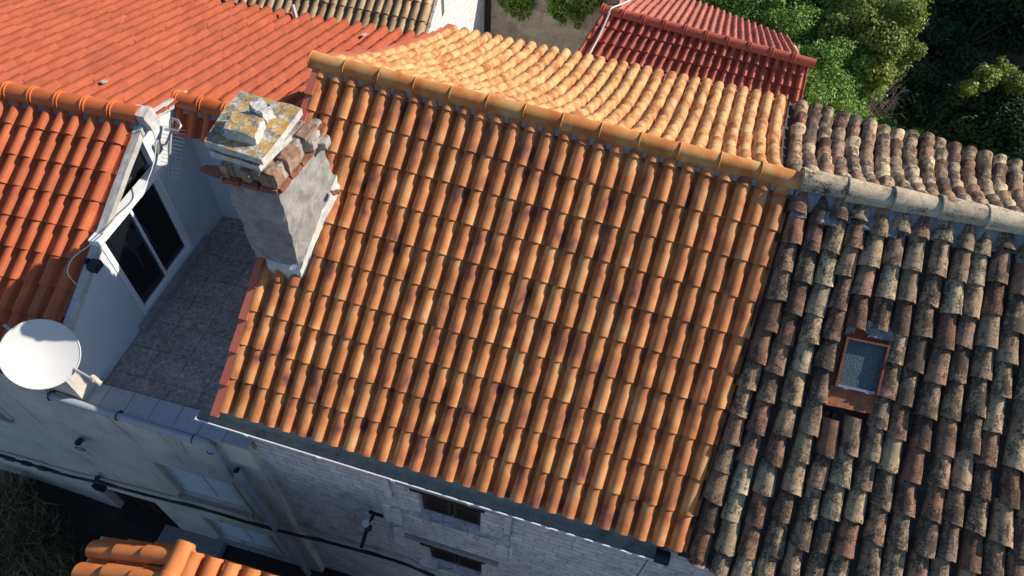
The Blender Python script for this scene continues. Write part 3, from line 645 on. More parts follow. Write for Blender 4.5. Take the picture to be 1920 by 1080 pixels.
obL = bR + uM * .1; obR = at(1925, 318, zb) ; ob_dir = (obR - obL) / np.linalg.norm(obR - obL); obR = obL + ob_dir * 7.4
SOB = Slope(oR, o1 + uM * .15, obL + uM * .05, obR, (.45, .62))
mb = MB(); cm = MB(); old_tiles(mb, cm, SOB, 27, 12, 12, r=.128, jit=1.0); mb.build('back_roof', m_old2, oh); cm.build('back_channel_tiles', m_chan, oh)
mb = MB(); caps(mb, o1 + uM * .02 + [0, 0, .06], oR + [0, 0, .06], 11, .16, 13, collar=0, over=.07, jit=.012, up=.02, taper=.22, flat=.9); mb.build('ridge_tiles', old_mat('weathered_ridge', 1.0, .25, [(0, (.60, .50, .34)), (.5, (.44, .34, .24)), (1, (.64, .55, .38))], .09), oh)
mb = MB(); bed(mb, o1, oR, nM, .12, -.16, .05, .30, 7, 90, .07); bed(mb, o1, oR, -nM, .12, -.16, .05, .24, 8, 90, .05)
for q in range(34):      # lumps of mortar between the top tiles
    t_ = (q + .5) / 34; p = lerp(o1, oR, t_) + nM * random.Random(q).uniform(.22, .40) + [0, 0, -.17]; r_ = random.Random(q + 99).uniform(.05, .10)
    a = uM * r_ * 1.4; b_ = nM * r_; mb.rough([p - a - b_, p + a - b_, p + a + b_, p - a + b_, p - a - b_ + [0, 0, r_], p + a - b_ + [0, 0, r_], p + a + b_ + [0, 0, r_ * .4], p - a + b_ + [0, 0, r_ * .4]], 3, .03, 7, q)
mb.build('ridge_mortar', m_mortar, oh)
mb = MB(); WM.box(mb, 7.47, 15, -1.8, 7.26, -.34, 0.02)
mb.build('stone_wall', m_ash, oh)
mb = MB()
for (u,) in ((.985,),):
    pr3 = [SO.base(u, .97), SO.base(u, .002)] + [SOB.base(1 - u, v) for v in (.002, .5, .96)]
    for a, b_ in zip(pr3[:-1], pr3[1:]):
        a = a - [0, 0, .09]; b_ = b_ - [0, 0, .09]; w = -uM * .2; f = lambda p, z: V3((p[0], p[1], z)); mb.hexa([f(a, -.3), f(a, -.3) + w, f(b_, -.3) + w, f(b_, -.3), a, a + w, b_ + w, b_])
p0, p1 = SOB.base(0, .96), SOB.base(1, .96); mb.hexa([V3((p[0], p[1], z)) + o for z in (-.3, zb - .1) for p, o in ((p0, 0 * nM), (p1, 0 * nM), (p1, nM * .2), (p0, nM * .2))])
mb.build('side_wall', m_grey, oh)
# broken eave bits of stone under the first tiles
# skylight (part of the roof of the old house)
def sp(u, v, h=0): p, du, dv, n_ = SO.fr(u, v); return p + n_ * h
us, vs_ = (ku0 + ku1) / 2, (kv0 + kv1) / 2
q = [inv(SO, *c_) for c_ in ((1580, 630), (1664, 650), (1638, 738), (1562, 724))]
Q = [SO.base(*c_) for c_ in q]; nO = SO.fr(*q[0])[3]; cen = sum(Q) / 4
dU = (Q[1] - Q[0] + Q[2] - Q[3]) / 2; dV = (Q[3] - Q[0] + Q[2] - Q[1]) / 2; LU, LV = np.linalg.norm(dU), np.linalg.norm(dV); dU /= LU; dV /= LV
def kp(a, b_, h): return cen + dU * a * LU / 2 + dV * b_ * LV / 2 + nO * h
fl = MB()
fl.rough([kp(-1.5, 1.0, .03), kp(-1.45, 1.8, .07), kp(1.2, 1.8, .07), kp(1.2, 1.0, .03), kp(-1.5, 1.0, .05), kp(-1.45, 1.8, .09), kp(1.2, 1.8, .09), kp(1.2, 1.0, .05)], 8, .008)
for (a0, a1, b0_, b1) in ((-1.45, -1.0, -1.3, 1.0), (1.0, 1.35, -1.3, 1.0), (-1.45, 1.35, -1.5, -1.0)):
    fl.hexa([kp(a0, b0_, .0), kp(a0, b1, .0), kp(a1, b1, .0), kp(a1, b0_, .0), kp(a0, b0_, .03), kp(a0, b1, .03), kp(a1, b1, .03), kp(a1, b0_, .03)])
sky_o = fl.build('skylight', m_rust, oh, 'small rusty framed roof window with sheet flashing')
fr = MB(); hh = .15
for (a0, a1, b0_, b1) in ((-1, -.90, -1, 1), (.90, 1, -1, 1), (-.90, .90, -1, -.92)):
    fr.hexa([kp(a0, b0_, .0), kp(a1, b0_, .0), kp(a1, b1, .0), kp(a0, b1, .0), kp(a0, b0_, hh), kp(a1, b0_, hh), kp(a1, b1, hh), kp(a0, b1, hh)])
fr.build('frame', plain('dark_rust', (.24, .075, .03), .7, nz=.5, scale=14, bump=.4, stain=((.07, .035, .025), .7)), sky_o)
fr = MB(); fr.hexa([kp(-.86, .90, .0), kp(.86, .90, .0), kp(.86, 1.0, .0), kp(-.86, 1.0, .0), kp(-.86, .90, hh - .03), kp(.86, .90, hh - .03), kp(.86, 1.0, hh - .03), kp(-.86, 1.0, hh - .03)])
for a in (-.5, .5): fr.hexa([kp(a - .1, 1.0, .05), kp(a + .1, 1.0, .05), kp(a + .1, 1.06, .05), kp(a - .1, 1.06, .05), kp(a - .1, 1.0, .14), kp(a + .1, 1.0, .14), kp(a + .1, 1.04, .14), kp(a - .1, 1.04, .14)])
fr.build('sill_bar', m_steel, sky_o)
fr = MB(); fr.quad(kp(-.9, -.92, .09), kp(-.9, .90, .09), kp(.9, .90, .09), kp(.9, -.92, .09)); fr.build('pane', m_frost, sky_o)
fr = MB()
for q_ in range(6):
    rg = random.Random(q_ + 5); a = rg.uniform(-1.5, 1.4); b_ = -1.55 + rg.uniform(-.15, .2); s_ = rg.uniform(.05, .1)
    if q_ > 10: a = 1.4 + rg.uniform(-.1, .15); b_ = rg.uniform(-1.4, -.1)
    p = kp(a, b_, .03); fr.rough([p - dU * s_ - dV * s_, p + dU * s_ - dV * s_, p + dU * s_ + dV * s_, p - dU * s_ + dV * s_, *[x + nO * s_ * .9 for x in (p - dU * s_ - dV * s_, p + dU * s_ - dV * s_, p + dU * s_ + dV * s_, p - dU * s_ + dV * s_)]], 4, .03, 8, q_)
fr.build('mortar_fillet', m_mortar, sky_o)

# ------------------------------------------------------------------ terrace house on the left
lh = thing('terrace_house', 'red roofed house with a roof terrace cut out beside the white wall, on the left', 'house', (-8, 6, 0))
WF = Wall((-7.428, 5.279, 0), uL, nL)                                   # grey street front
WT = Wall((-6.762, 5.544, 0), (.2215, .9752, 0), (.9752, -.2215, 0))     # white wall with the glazed door
A = V3((-6.053, 8.664, 10.34)); gl = at(0, 172, 10.36); rdir = (A - gl); rdir[2] = 0; rdir /= np.linalg.norm(rdir)
far = A - rdir * 8.2; far[2] = 10.36
Ex = V3((-7.02, 5.0, 8.27)); Ex_l = Ex - rdir * 8.0
SL = Slope(far + [0, 0, -.02], A + rdir * (-.02), Ex + rdir * (-.02), Ex_l, (0, 0)); 
mb = MB(); tiles(mb, SL, 31, 9, 'R', 21, lift=.04, jit=.006); mb.build('front_roof', m_red, lh)
nb_ = V3((.2214, .975, 0)); pitch = rad(PITCHB)
A2 = A + nb_ * 0; run = RUNB
bk = lambda p, r_: p + nb_ * r_ - V3((0, 0, 1)) * math.tan(pitch) * r_
rEnd = A + rdir * 3.4; rEnd[2] = A[2]
SLB = Slope(rEnd, far + [0, 0, -.02], bk(far, run), bk(rEnd, run), (0.0, 0.0))
ucut = 3.4 / (3.4 + 8.2)
cutrun = .98
def keepb(u, v):
    if u < ucut and v * run < cutrun: return False
    P = SLB.base(u, v); t = (P[1] - rL[1]) / (bL[1] - rL[1]); return P[0] < (rL[0] + (bL[0] - rL[0]) * max(t, 0)) + .0
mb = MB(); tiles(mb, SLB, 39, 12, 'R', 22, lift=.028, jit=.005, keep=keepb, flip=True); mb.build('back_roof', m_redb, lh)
mb = MB(); caps(mb, far + [0, 0, .03], A + [0, 0, .05] - rdir * .02, 18, .155, 23, collar=.15, over=.03, taper=.0); mb.build('ridge_tiles', m_redcap, lh)
mb = MB(); bed(mb, far, A, nL, .08, -.12, .08, .19, 3, 60, .03); mb.build('ridge_mortar', m_mortar, lh)
# little front roof over the terrace back wall
r3L, r3R = at(333, 190, 10.02), at(470, 220, 10.02); e3L, e3R = at(333, 250, 9.58), at(455, 280, 9.58)
S3 = Slope(r3L, r3R, e3R, e3L); mb = MB(); tiles(mb, S3, 5, 1, 'R', 24, lift=.03); mb.build('small_roof', m_red, lh)
mb = MB(); caps(mb, r3L + [0, 0, .03], r3R + [0, 0, .03], 3, .155, 25, collar=.15, over=.03, taper=.0); mb.build('upper_ridge_tiles', m_redcap, lh)
mb = MB(); bed(mb, r3L, r3R, nL, .06, -.10, .08, .16, 4, 30, .03); mb.build('upper_ridge_mortar', m_mortar, lh)
# street front wall with windows and door
a_t = 0.45                                                              # where the terrace parapet starts
def rect(px0, py0, px1, py1):
    a, z = WF.hit(px0, py0); b_, y = WF.hit(px1, py1); return (min(a, b_), max(a, b_), min(z, y), max(z, y))
wA = (-3.25, -1.95, 5.35, 6.30); wB = (.99, 2.50, 3.55, 5.15); wC = (1.0, 2.5, .70, 2.15); dr = (-1.65, -.15, .12, 2.15)
mb = MB(); WF.holed(mb, -8.2, 3.45, -.3, 7.28, [wA, wB, wC, dr], -.3, 0); WF.box(mb, -8.2, .62, 7.28, 8.10, -.3, 0)
mb.build('street_wall', m_rend, lh)
mb = MB(); q = [WF.p(3.45, -.3, 0), WF.p(3.45, -.3, -.6)]; mb.box(WF.p(3.40, -.3, -.301), uL * .045, nL * -.4, (0, 0, 7.55)); mb.build('end_return', m_rend, lh)
# coping and terrace
mb = MB(); WF.box(mb, .42, 3.5, 7.284, 7.35, -.36, .045); mb.build('parapet_coping', m_cop, lh)
mb = MB(); q = [WF.p(.5, 7.2, -.1), WF.p(3.5, 7.2, -.1), WF.p(3.5, 7.2, -.1) - nM * 4.9, WT.p(4.1, 7.2, -.2)]; q[3] = V3((q[3][0], q[3][1], 7.2))
q[0] = WT.p(-.4, 7.2, -.1)
mb.hexa([*[p - [0, 0, .2] for p in q], *q]); mb.build('terrace_floor', m_floor, lh)
# white wall
zr_ = lambda s_: 8.63 + .555 * s_ if s_ < 3.2 else 10.34 - .30 * (s_ - 3.2)
mb = MB(); WT.poly(mb, [(-.35, 7.2), (1.37, 7.2), (1.37, zr_(1.37) - .06), (-.35, zr_(-.35) - .06)]); WT.poly(mb, [(3.02, 7.2), (4.02, 7.2), (4.02, zr_(4.02) - .02), (3.2, zr_(3.2) - .02), (3.02, zr_(3.02) - .06)])
WT.poly(mb, [(1.37, 7.2), (3.02, 7.2), (3.02, 7.38), (1.37, 7.38)]); mb.build('terrace_wall', m_white, lh)
BW = Wall(WT.p(4.02, 0, 0), uL, nL); mb = MB(); BW.box(mb, -.1, 3.0, 7.2, 9.60, -.2, 0); mb.build('terrace_back_wall', m_white, lh)
mb = MB(); WT.box(mb, 1.15, 3.35, 7.2, 7.33, 0.002, .13); mb.build('door_step', m_stone, lh)
mb = MB(); WT.box(mb, 1.30, 3.06, 9.36, 9.47, -.06, .10); mb.build('lintel_beam', m_frame, lh)
mb = MB(); mb.quad(WT.p(1.5, 9.5, -.12), WT.p(3.05, 9.5, -.12), WT.p(3.05, 10.2, -.12), WT.p(1.55, 9.45, -.12)); mb.build('gable_glass', m_glass, lh)
# weathered mortar verge along the cut
def strip(mb, pts, w0, w1, h0, h1, seed):
    for i in range(len(pts) - 1):
        a, b_ = V3(pts[i]), V3(pts[i + 1]); o = WT.n; z = V3((0, 0, 1))
        mb.rough([a - o * w0 - z * h0, a + o * w1 - z * h0, b_ + o * w1 - z * h0, b_ - o * w0 - z * h0, a - o * w0 + z * h1, a + o * w1 + z * h1, b_ + o * w1 + z * h1, b_ - o * w0 + z * h1], 10, .010, 7, seed + i)
mb = MB(); strip(mb, [WT.p(-.25, 8.50, 0), WT.p(1.0, zr_(1.0), 0), WT.p(3.2, zr_(3.2), 0)], .04, .09, .08, .04, 3); strip(mb, [WT.p(3.2, zr_(3.2), 0), WT.p(4.3, zr_(4.3), 0)], .10, .06, .10, .06, 9)
mb.rough([WT.p(3.1, 10.2, .2), WT.p(3.35, 10.2, .2), WT.p(3.35, 10.2, -.14), WT.p(3.1, 10.2, -.14), WT.p(3.1, 10.5, .16), WT.p(3.35, 10.48, .14), WT.p(3.35, 10.48, -.12), WT.p(3.1, 10.5, -.12)], 6, .02, 6, 12)
mb.build('mortar_verge', m_verge, lh)
# sliding door
dz0, dz1, ds0, ds1 = 7.385, 9.34, 1.38, 3.01
mb = MB()
for (a0, a1, z0, z1) in ((ds0, ds1, dz0, dz0 + .07), (ds0, ds1, dz1 - .07, dz1), (ds0, ds0 + .06, dz0 + .07, dz1 - .07), (ds1 - .06, ds1, dz0 + .07, dz1 - .07)): WT.box(mb, a0, a1, z0, z1, -.10, .012)
door = mb.build('sliding_door', m_frame, lh)
for k in range(2):
    mb = MB(); a0 = ds0 + .06 + k * .73; a1 = a0 + .78; d = -.045 * k - .01
    for (x0, x1, z0, z1) in ((a0, a0 + .05, dz0 + .07, dz1 - .07), (a1 - .05, a1, dz0 + .07, dz1 - .07), (a0 + .05, a1 - .05, dz0 + .07, dz0 + .12), (a0 + .05, a1 - .05, dz1 - .12, dz1 - .07)): WT.box(mb, x0, x1, z0, z1, d - .035, d)
    sash = mb.build('sash', m_frame, door)
    mb = MB(); mb.quad(WT.p(a0 + .05, dz0 + .12, d - .02), WT.p(a1 - .05, dz0 + .12, d - .02), WT.p(a1 - .05, dz1 - .12, d - .02), WT.p(a0 + .05, dz1 - .12, d - .02)); mb.build('glass_panel', m_glass, door)
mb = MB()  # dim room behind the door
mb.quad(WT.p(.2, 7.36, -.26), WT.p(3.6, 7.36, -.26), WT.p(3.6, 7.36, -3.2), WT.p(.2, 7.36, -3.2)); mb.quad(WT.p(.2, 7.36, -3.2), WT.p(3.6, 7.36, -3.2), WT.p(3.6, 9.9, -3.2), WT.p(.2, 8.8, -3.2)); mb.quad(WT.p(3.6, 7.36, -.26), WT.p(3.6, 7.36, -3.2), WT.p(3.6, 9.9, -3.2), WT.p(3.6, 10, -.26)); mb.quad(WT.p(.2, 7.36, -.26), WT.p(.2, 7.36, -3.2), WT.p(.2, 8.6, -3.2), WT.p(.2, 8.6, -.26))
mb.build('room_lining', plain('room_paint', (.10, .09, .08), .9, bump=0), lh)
# plastic chair in the room
pc = thing('plastic_chair', 'white plastic garden chair behind the right pane of the terrace door', 'chair', WT.p(2.6, 7.37, -.8))
def wp(a, z, d): return WT.p(2.55 + a, 7.37 + z, -.85 + d)
mb = MB(); mb.box(wp(-.22, .42, -.22), WT.u * .44, WT.n * .44, (0, 0, .03)); mb.build('seat', m_frame, pc)
mb = MB(); mb.box(wp(-.22, .45, -.24), WT.u * .44, WT.n * .03, (0, 0, .42)); mb.build('backrest', m_frame, pc)
for sx in (-.2, .2):
    for sy in (-.2, .2): mb = MB(); mb.tube([wp(sx * 1.15, 0, sy * 1.15), wp(sx, .42, sy)], .022, 6); mb.build('leg', m_frame, pc)
    mb = MB(); mb.tube([wp(sx * 1.15, .64, -.22), wp(sx * 1.2, .64, .15), wp(sx * 1.15, .42, .2)], .02, 6); mb.build('armrest', m_frame, pc)
# street windows
def street_window(w, lab, mat_panel, sill=True):
    a0, a1, z0, z1 = w; f = MB()
    for (x0, x1, y0, y1) in ((a0, a0 + .06, z0, z1), (a1 - .06, a1, z0, z1), (a0 + .06, a1 - .06, z0, z0 + .06), (a0 + .06, a1 - .06, z1 - .06, z1), ((a0 + a1) / 2 - .04, (a0 + a1) / 2 + .04, z0 + .06, z1 - .06)): WF.box(f, x0, x1, y0, y1, -.16, -.09)
    wo = f.build('street_window', m_frame if mat_panel is m_glass else m_shut, lh, lab)
    for k in range(2):
        b_ = MB(); A0 = a0 + .06 if k == 0 else (a0 + a1) / 2 + .04; A1 = (a0 + a1) / 2 - .04 if k == 0 else a1 - .06
        WF.box(b_, A0, A1, z0 + .06, z1 - .06, -.15, -.115)
        if mat_panel is not m_glass:
            for q in range(16): z = z0 + .09 + q * (z1 - z0 - .2) / 16; WF.box(b_, A0 + .04, A1 - .04, z, z + .03, -.115, -.10)
        b_.build('pane' if mat_panel is m_glass else 'shutter', mat_panel, wo)
    if sill: b_ = MB(); WF.box(b_, a0 - .08, a1 + .1, z0 - .07, z0 - .003, -.1, .07); b_.build('sill', m_stone, wo)
    b_ = MB()
    for (x0, x1, y0, y1) in ((a0 - .11, a0 - .002, z0, z1 + .1), (a1 + .002, a1 + .11, z0, z1 + .1), (a0 - .002, a1 + .002, z1 + .002, z1 + .1)): WF.box(b_, x0, x1, y0, y1, .001, .018)
    b_.build('surround', m_rend, wo)
street_window(wA, 'small window with a thick stone sill near the dish', m_glass); street_window(wB, 'shuttered upper window', m_shut); street_window(wC, 'shuttered lower window', m_shut)
for a in (wB[0] - .05, wB[1] + .05):
    b_ = MB(); b_.tube([WF.p(a, wB[2] + .02, .02), WF.p(a + .02, wB[2] - .02, .10), WF.p(a, wB[2] - .12, .10)], .012, 6); b_.build('shutter_hook', m_cream, lh)
mb = MB(); WF.box(mb, dr[0], dr[1], dr[2], dr[3], -.22, -.18)
for k in range(4): a = dr[0] + .05 + k * .36; WF.box(mb, a, a + .30, dr[2] + .1, dr[3] - .1, -.18, -.15)
dd = mb.build('street_door', m_wood, lh); mb = MB(); WF.box(mb, dr[1] - .2, dr[1] - .17, 1.1, 1.25, -.15, -.10); mb.build('handle', m_steel, dd)
mb = MB(); WF.box(mb, -.55, 1.0, -.2, .38, .002, .45); WF.box(mb, -1.9, -.55, -.2, .25, .002, .5); mb.build('doorstep', plain('concrete_step', (.26, .25, .24), .9, nz=.2, bump=.3), lh)
# drainpipe
def ff(px, py, d): a, z = WF.hit(px, py, d); return WF.p(a, z, d)
mb = MB(); mb.tube([ff(95, 742, .1), ff(230, 783, .1), ff(368, 824, .1)], .062, 12); dp = mb.build('drainpipe', m_pipe, lh, 'grey pipe running under the parapet and down the wall')
mb = MB(); mb.tube([ff(360, 822, .1), ff(385, 829, .1), ff(398, 842, .1)], .078, 12); mb.tube([ff(396, 838, .1), ff(432, 893, .1)], .062, 12); mb.build('pipe_elbow', m_pipe, dp)
mb = MB(); mb.tube([ff(443, 880, .1), ff(470, 921, .1), ff(520, 995, .1), ff(600, 1105, .1)], .068, 12, False); mb.build('lower_pipe', m_pipe, dp)
for (x, y) in ((96, 742), (222, 780), (364, 823), (397, 843)):
    c = ff(x, y, .1); t_ = uL if x < 390 else V3((0, 0, -1)); s_ = np.cross(t_, nL)
    mb = MB(); mb.tube([c + (nL * math.cos(a) + s_ * math.sin(a)) * .075 for a in np.linspace(0, 6.283, 17)], .010, 6, False); mb.box(c - nL * .1 - t_ * .015 - s_ * .02, t_ * .03, s_ * .04, nL * .04); mb.build('clip', m_black, dp)

# ------------------------------------------------------------------ things fixed to the terrace house
# satellite dish
sd = thing('satellite_dish', 'white round satellite dish on a mast at the parapet corner', 'satellite dish', ff(88, 742, .1))
Pd = at(76, 664, 8.90); nd = V3((.60, -.36, .72)); nd /= np.linalg.norm(nd); ax = np.cross([0, 0, 1], nd); ax /= np.linalg.norm(ax); ay = np.cross(nd, ax)
mb = MB(); rings = 12; seg = 56; Rd = .508; dep = .10
vs = []
for side in (0, 1):
    for i in range(rings + 1):
        r_ = Rd * i / rings; h = dep * (i / rings) ** 2 - dep - .012 * side
        for k in range(seg): a = 2 * math.pi * k / seg; vs.append(Pd + (ax * math.cos(a) * .98 + ay * math.sin(a)) * r_ + nd * h)
nn_ = (rings + 1) * seg; fs = []
for side in (0, 1):
    for i in range(rings):
        for k in range(seg):
            q = (side * nn_ + i * seg + k, side * nn_ + (i + 1) * seg + k, side * nn_ + (i + 1) * seg + (k + 1) % seg, side * nn_ + i * seg + (k + 1) % seg); fs.append(q if side == 0 else q[::-1])
mb.add(vs, fs, None, True); rfl = mb.build('reflector', m_dish, sd)
mb = MB(); mb.tube([Pd + (ax * math.cos(a) * .98 + ay * math.sin(a)) * Rd - nd * .004 for a in np.linspace(0, 2 * math.pi, 57)], .012, 6, False); mb.build('rim', m_dish, rfl)
lnb = at(176, 713, 8.72) ; st_ = at(118, 700, 8.0)
foot = Pd - ay * .45 + ax * .16 - nd * .03
mb = MB(); mb.tube([foot, lnb], .020, 8); mb.build('feed_arm', m_dish, sd)
dl = (lnb - (Pd + nd * .3)); mb = MB(); mb.tube([lnb - V3((.03, -.03, -.02)), lnb + V3((.05, -.02, .03))], .05, 10); mb.tube([lnb + V3((.05, -.02, .03)), lnb + V3((.12, -.05, .0))], .038, 10); mb.build('receiver_head', m_cream, sd)
mb = MB(); foot_w = ff(88, 738, .08); mb.tube([foot_w, foot_w + [0, 0, .35], Pd - nd * .16 - [0, 0, .1], Pd - nd * .16 + ay * .1], .028, 10); mb.box(foot_w - [.05, .05, .02], (.1, 0, 0), (0, .1, 0), (0, 0, .1)); mb.build('mast', m_dish, sd)
mb = MB(); mb.tube([at(8, 609, 8.92), at(42, 636, 8.78), Pd - nd * .14], .026, 8); mb.build('strut', m_steel, sd)
# roof antenna
an = thing('tv_antenna', 'thin comb-like aerial fixed to the sunlit white wall', 'antenna', at(322, 228, 9.95))
b0_, b1_ = at(322, 226, 10.02), at(315, 338, 9.38); mb = MB(); mb.tube([b0_, b1_], .026, 8); mb.build('boom', m_steel, an)
bd = (b1_ - b0_); 
for k in range(13):
    p = b0_ + bd * (.12 + .066 * k); L_ = .20 + .004 * (13 - k); mb = MB(); mb.tube([p - uL * L_ * .7, p + uL * L_], .0045, 5); mb.build('element', m_steel, an)
w1 = WT.p(3.42, 9.75, 0); w1b = WT.p(3.42, 9.75, .06)
mb = MB(); mb.tube([at(310, 242, 9.92), at(322, 243, 9.99), at(334, 246, 9.98), at(339, 236, 10.03), at(334, 226, 10.06), at(322, 222, 10.08)], .022, 8); mb.tube([WT.p(3.25, 9.72, 0), WT.p(3.3, 9.76, .15), at(322, 243, 9.99)], .02, 8); mb.box(WT.p(3.16, 9.62, 0), WT.u * .14, WT.n * .06, (0, 0, .2)); mb.build('bracket', m_steel, an)
# floodlight
fl_ = thing('floodlight', 'black floodlight on the shaded white wall beside the door', 'wall lamp', WT.p(1.0, 8.9, 0))
a_, z_ = WT.hit(160, 489); mb = MB(); mb.tube([WT.p(a_, z_, 0), WT.p(a_, z_, .05)], .055, 12); mb.tube([WT.p(a_, z_, .05), WT.p(a_ - .03, z_ - .03, .16)], .015, 6); mb.build('wall_mount', m_black, fl_)
mb = MB(); c = at(177, 498, z_ + .02); mb.rough([c + WT.u * a + WT.n * b_ + V3((0, 0, z)) for z in (-.06, .05) for a, b_ in ((-.09, -.07), (.09, -.07), (.09, .08), (-.09, .08))], 2, 0); mb.build('lamp_head', m_black, fl_)
mb = MB(); mb.tube([WT.p(a_ - .02, z_, .05), c - WT.u * .1, c - WT.u * .1 + [0, 0, -.05]], .012, 6); mb.build('stirrup', m_black, fl_)
# loose white cable
def wc(px, py, d=.03): a, z = WT.hit(px, py, d); return WT.p(a, z, d)
def smooth(pts, n_=6):
    out = []; P = [V3(p) for p in pts]; P = [P[0]] + P + [P[-1]]
    for i in range(1, len(P) - 2):
        for t in np.linspace(0, 1, n_, endpoint=False): out.append(.5 * ((2 * P[i]) + (P[i + 1] - P[i - 1]) * t + (2 * P[i - 1] - 5 * P[i] + 4 * P[i + 1] - P[i + 2]) * t * t + (3 * P[i] - P[i - 1] - 3 * P[i + 1] + P[i + 2]) * t ** 3))
    return out + [P[-2]]
mb = MB(); mb.tube(smooth([wc(275, 226, .22), wc(286, 245, .25), wc(292, 268, .2), wc(289, 300, .22), wc(280, 330, .24), wc(262, 365, .22), wc(240, 388, .22), wc(222, 405, .2), wc(200, 430, .2), wc(165, 462, .2), wc(140, 480, .2), wc(128, 500, .2), wc(128, 515, .2), wc(142, 532, .1), wc(155, 545, .02), wc(160, 570, .01)]), .008, 6)
tag(mb.build('cable', m_cable), 'thin loose white cable hanging over the terrace door', 'cable')
# black cables along the fronts
mb = MB(); pts = [ff(-40, 846, .12), ff(0, 855, .12), ff(60, 872, .12), ff(120, 890, .12), ff(185, 905, .12), ff(290, 932, .12), ff(400, 960, .12), ff(480, 984, .12), ff(560, 1004, .12)]
wq = lambda px, py, d: WM.p(*[f for f in WM.hit(px, py, d)], d)
pts += [wq(620, 1018, .16), wq(690, 1037, .14), wq(760, 1058, .14), wq(830, 1090, .14)]
mb.tube(smooth(pts), .030, 8); mb.tube([p + V3((0, 0, .035)) + nL * .03 * math.sin(i * .7) for i, p in enumerate(smooth(pts))], .014, 6)
for q, t_ in enumerate((0.12, .16, .2)): p = smooth(pts)[int(t_ * 70)]; mb.tube([p - uL * .1, p + uL * .1], .05, 8)
tag(mb.build('power_cable', m_black), 'thick black bundled cable slung along the house fronts', 'cable')
mb = thing('junction_box', 'dark junction box hanging on the cable at the grey wall', 'box', ff(185, 905, .1))
b_ = MB(); c = ff(186, 912, .12); b_.rough([c + uL * a + nL * d + V3((0, 0, z)) for z in (-.14, .1) for a, d in ((-.1, .07), (.1, .07), (.1, -.06), (-.1, -.06))], 3, .008); b_.build('case', m_black, mb)
b_ = MB(); b_.tube([ff(183, 896, .0), ff(182, 897, .14)], .05, 8); b_.build('insulator', m_black, mb)
sp_ = thing('looped_wire', 'black wall fitting with a loop of wire below the parapet', 'fitting', ff(148, 828, 0))
b_ = MB(); b_.tube([ff(150, 826, 0), ff(147, 830, .16)], .06, 12); b_.build('fitting', m_black, sp_)
b_ = MB(); c = ff(150, 842, .12); b_.tube([c + uL * math.cos(a) * .10 + V3((0, 0, 1)) * math.sin(a) * .075 for a in np.linspace(0, 6.283, 22)], .009, 6, False); b_.build('wire_loop', m_black, sp_)
# street lamp arm on the stone front
sl_ = thing('wall_street_lamp', 'black bracket lamp with a pale round head on the stone front', 'wall lamp', wq(700, 965, 0))
b_ = MB(); b_.tube([wq(703, 962, .0), wq(697, 972, .22), wq(690, 985, .30), wq(684, 1005, .32), wq(678, 1025, .33)], .035, 8); b_.build('arm', m_black, sl_)
b_ = MB(); b_.tube([wq(692, 986, .30), wq(690, 994, .36)], .06, 12); b_.build('lamp_head', m_black, sl_)
b_ = MB(); c = wq(686, 983, .36); b_.tube([c, c + V3((0, 0, .06))], .06, 14); b_.build('white_cap', m_dish, sl_)
b_ = MB(); WM.box(b_, *(lambda a, z: (a - .14, a + .14, z - .05, z + .05))(*WM.hit(706, 962)), .001, .04); b_.build('wall_plate', m_black, sl_)

# ------------------------------------------------------------------ tan roofed house behind
th = thing('tan_house', 'white stone house with buff barrel tiles at the top edge', 'house', (-4, 16, 0))
te0, te1 = at(370, -6, ZTAN), at(792, 78, ZTAN); tdir = (te1 - te0) / np.linalg.norm(te1 - te0); tn = np.cross([0, 0, 1], tdir)
te0 = te0 - tdir * 1.2
tr0, tr1 = [p + tn * 4.2 + [0, 0, 2.2] for p in (te0, te1)]
ST = Slope(tr0, tr1, te1, te0); Lt = np.linalg.norm(te1 - te0)
mb = MB(); tiles(mb, ST, int(Lt / .205), 11, 'S', 31, lift=.03, jit=.006, vmax=1.0); mb.build('front_roof', m_tan, th)
mb = MB(); p0, p1 = te0 - tn * .02, te1 - tn * .02; mb.box(p0 + [0, 0, -.07], p1 - p0, -tn * .10, (0, 0, .05)); mb.build('gutter', m_frame, th)
WW = Wall(te1 + tdir * .04 + V3((0, 0, -ZTAN)), tn, tdir)
mb = MB(); hz = ZTAN - .12; WW.poly(mb, [(0.05, 1.0), (4.75, 1.0), (4.75, hz + 2.2), (4.2, hz + 2.2), (.05, hz + .03)], -.3, 0)
WW.box(mb, 1.72, 1.75, 5, 5.05, -.3, -.28); mb.build('gable_wall', m_whst, th)
mb = MB(); a_, z_ = WW.hit(830, 12); WW.box(mb, a_ - .09, a_ + .09, z_ - .22, z_ + .45, .002, .006); sw = mb.build('slit_window', plain('slit_dark', (.11, .10, .075), .9), th)
mb = MB(); p0, p1 = WW.p(.1, 1.0), V3((te0[0] + .3, te0[1] + .3, 1.0)); mb.hexa([V3((p[0], p[1], z)) + o for z in (1.0, ZTAN - .12) for p, o in ((p1, 0 * tn), (p0, 0 * tn), (p0, tn * .2), (p1, tn * .2))]); mb.build('front_wall', m_whst, th)
mb = MB(); mb.tube([at(556, 38, ZTAN + .2), at(548, 9, ZTAN + .5)], .045, 10); mb.build('vent_pipe', m_dish, th)
# dark strip in the corner by the grey wall
mb = MB(); pp = WW.p(4.9, 0, -.02); mb.box(V3((pp[0], pp[1], 1)), (.18, 0, 0), (0, .1, 0), (0, 0, 8.5)); mb.build('corner_dark_strip', m_black, th)
# ------------------------------------------------------------------ grey stone wall
WG = Wall(WW.p(4.95, 0, .1), (.976, -.218, 0), (-.218, -.976, 0))
mb = MB(); WG.box(mb, 0, 3.6, 1.0, 8.2, -.4, 0); gwl = tag(mb.build('stone_wall', m_grey), 'shaded grey block wall with ivy trailing over it, beside the crimson roof', 'wall')
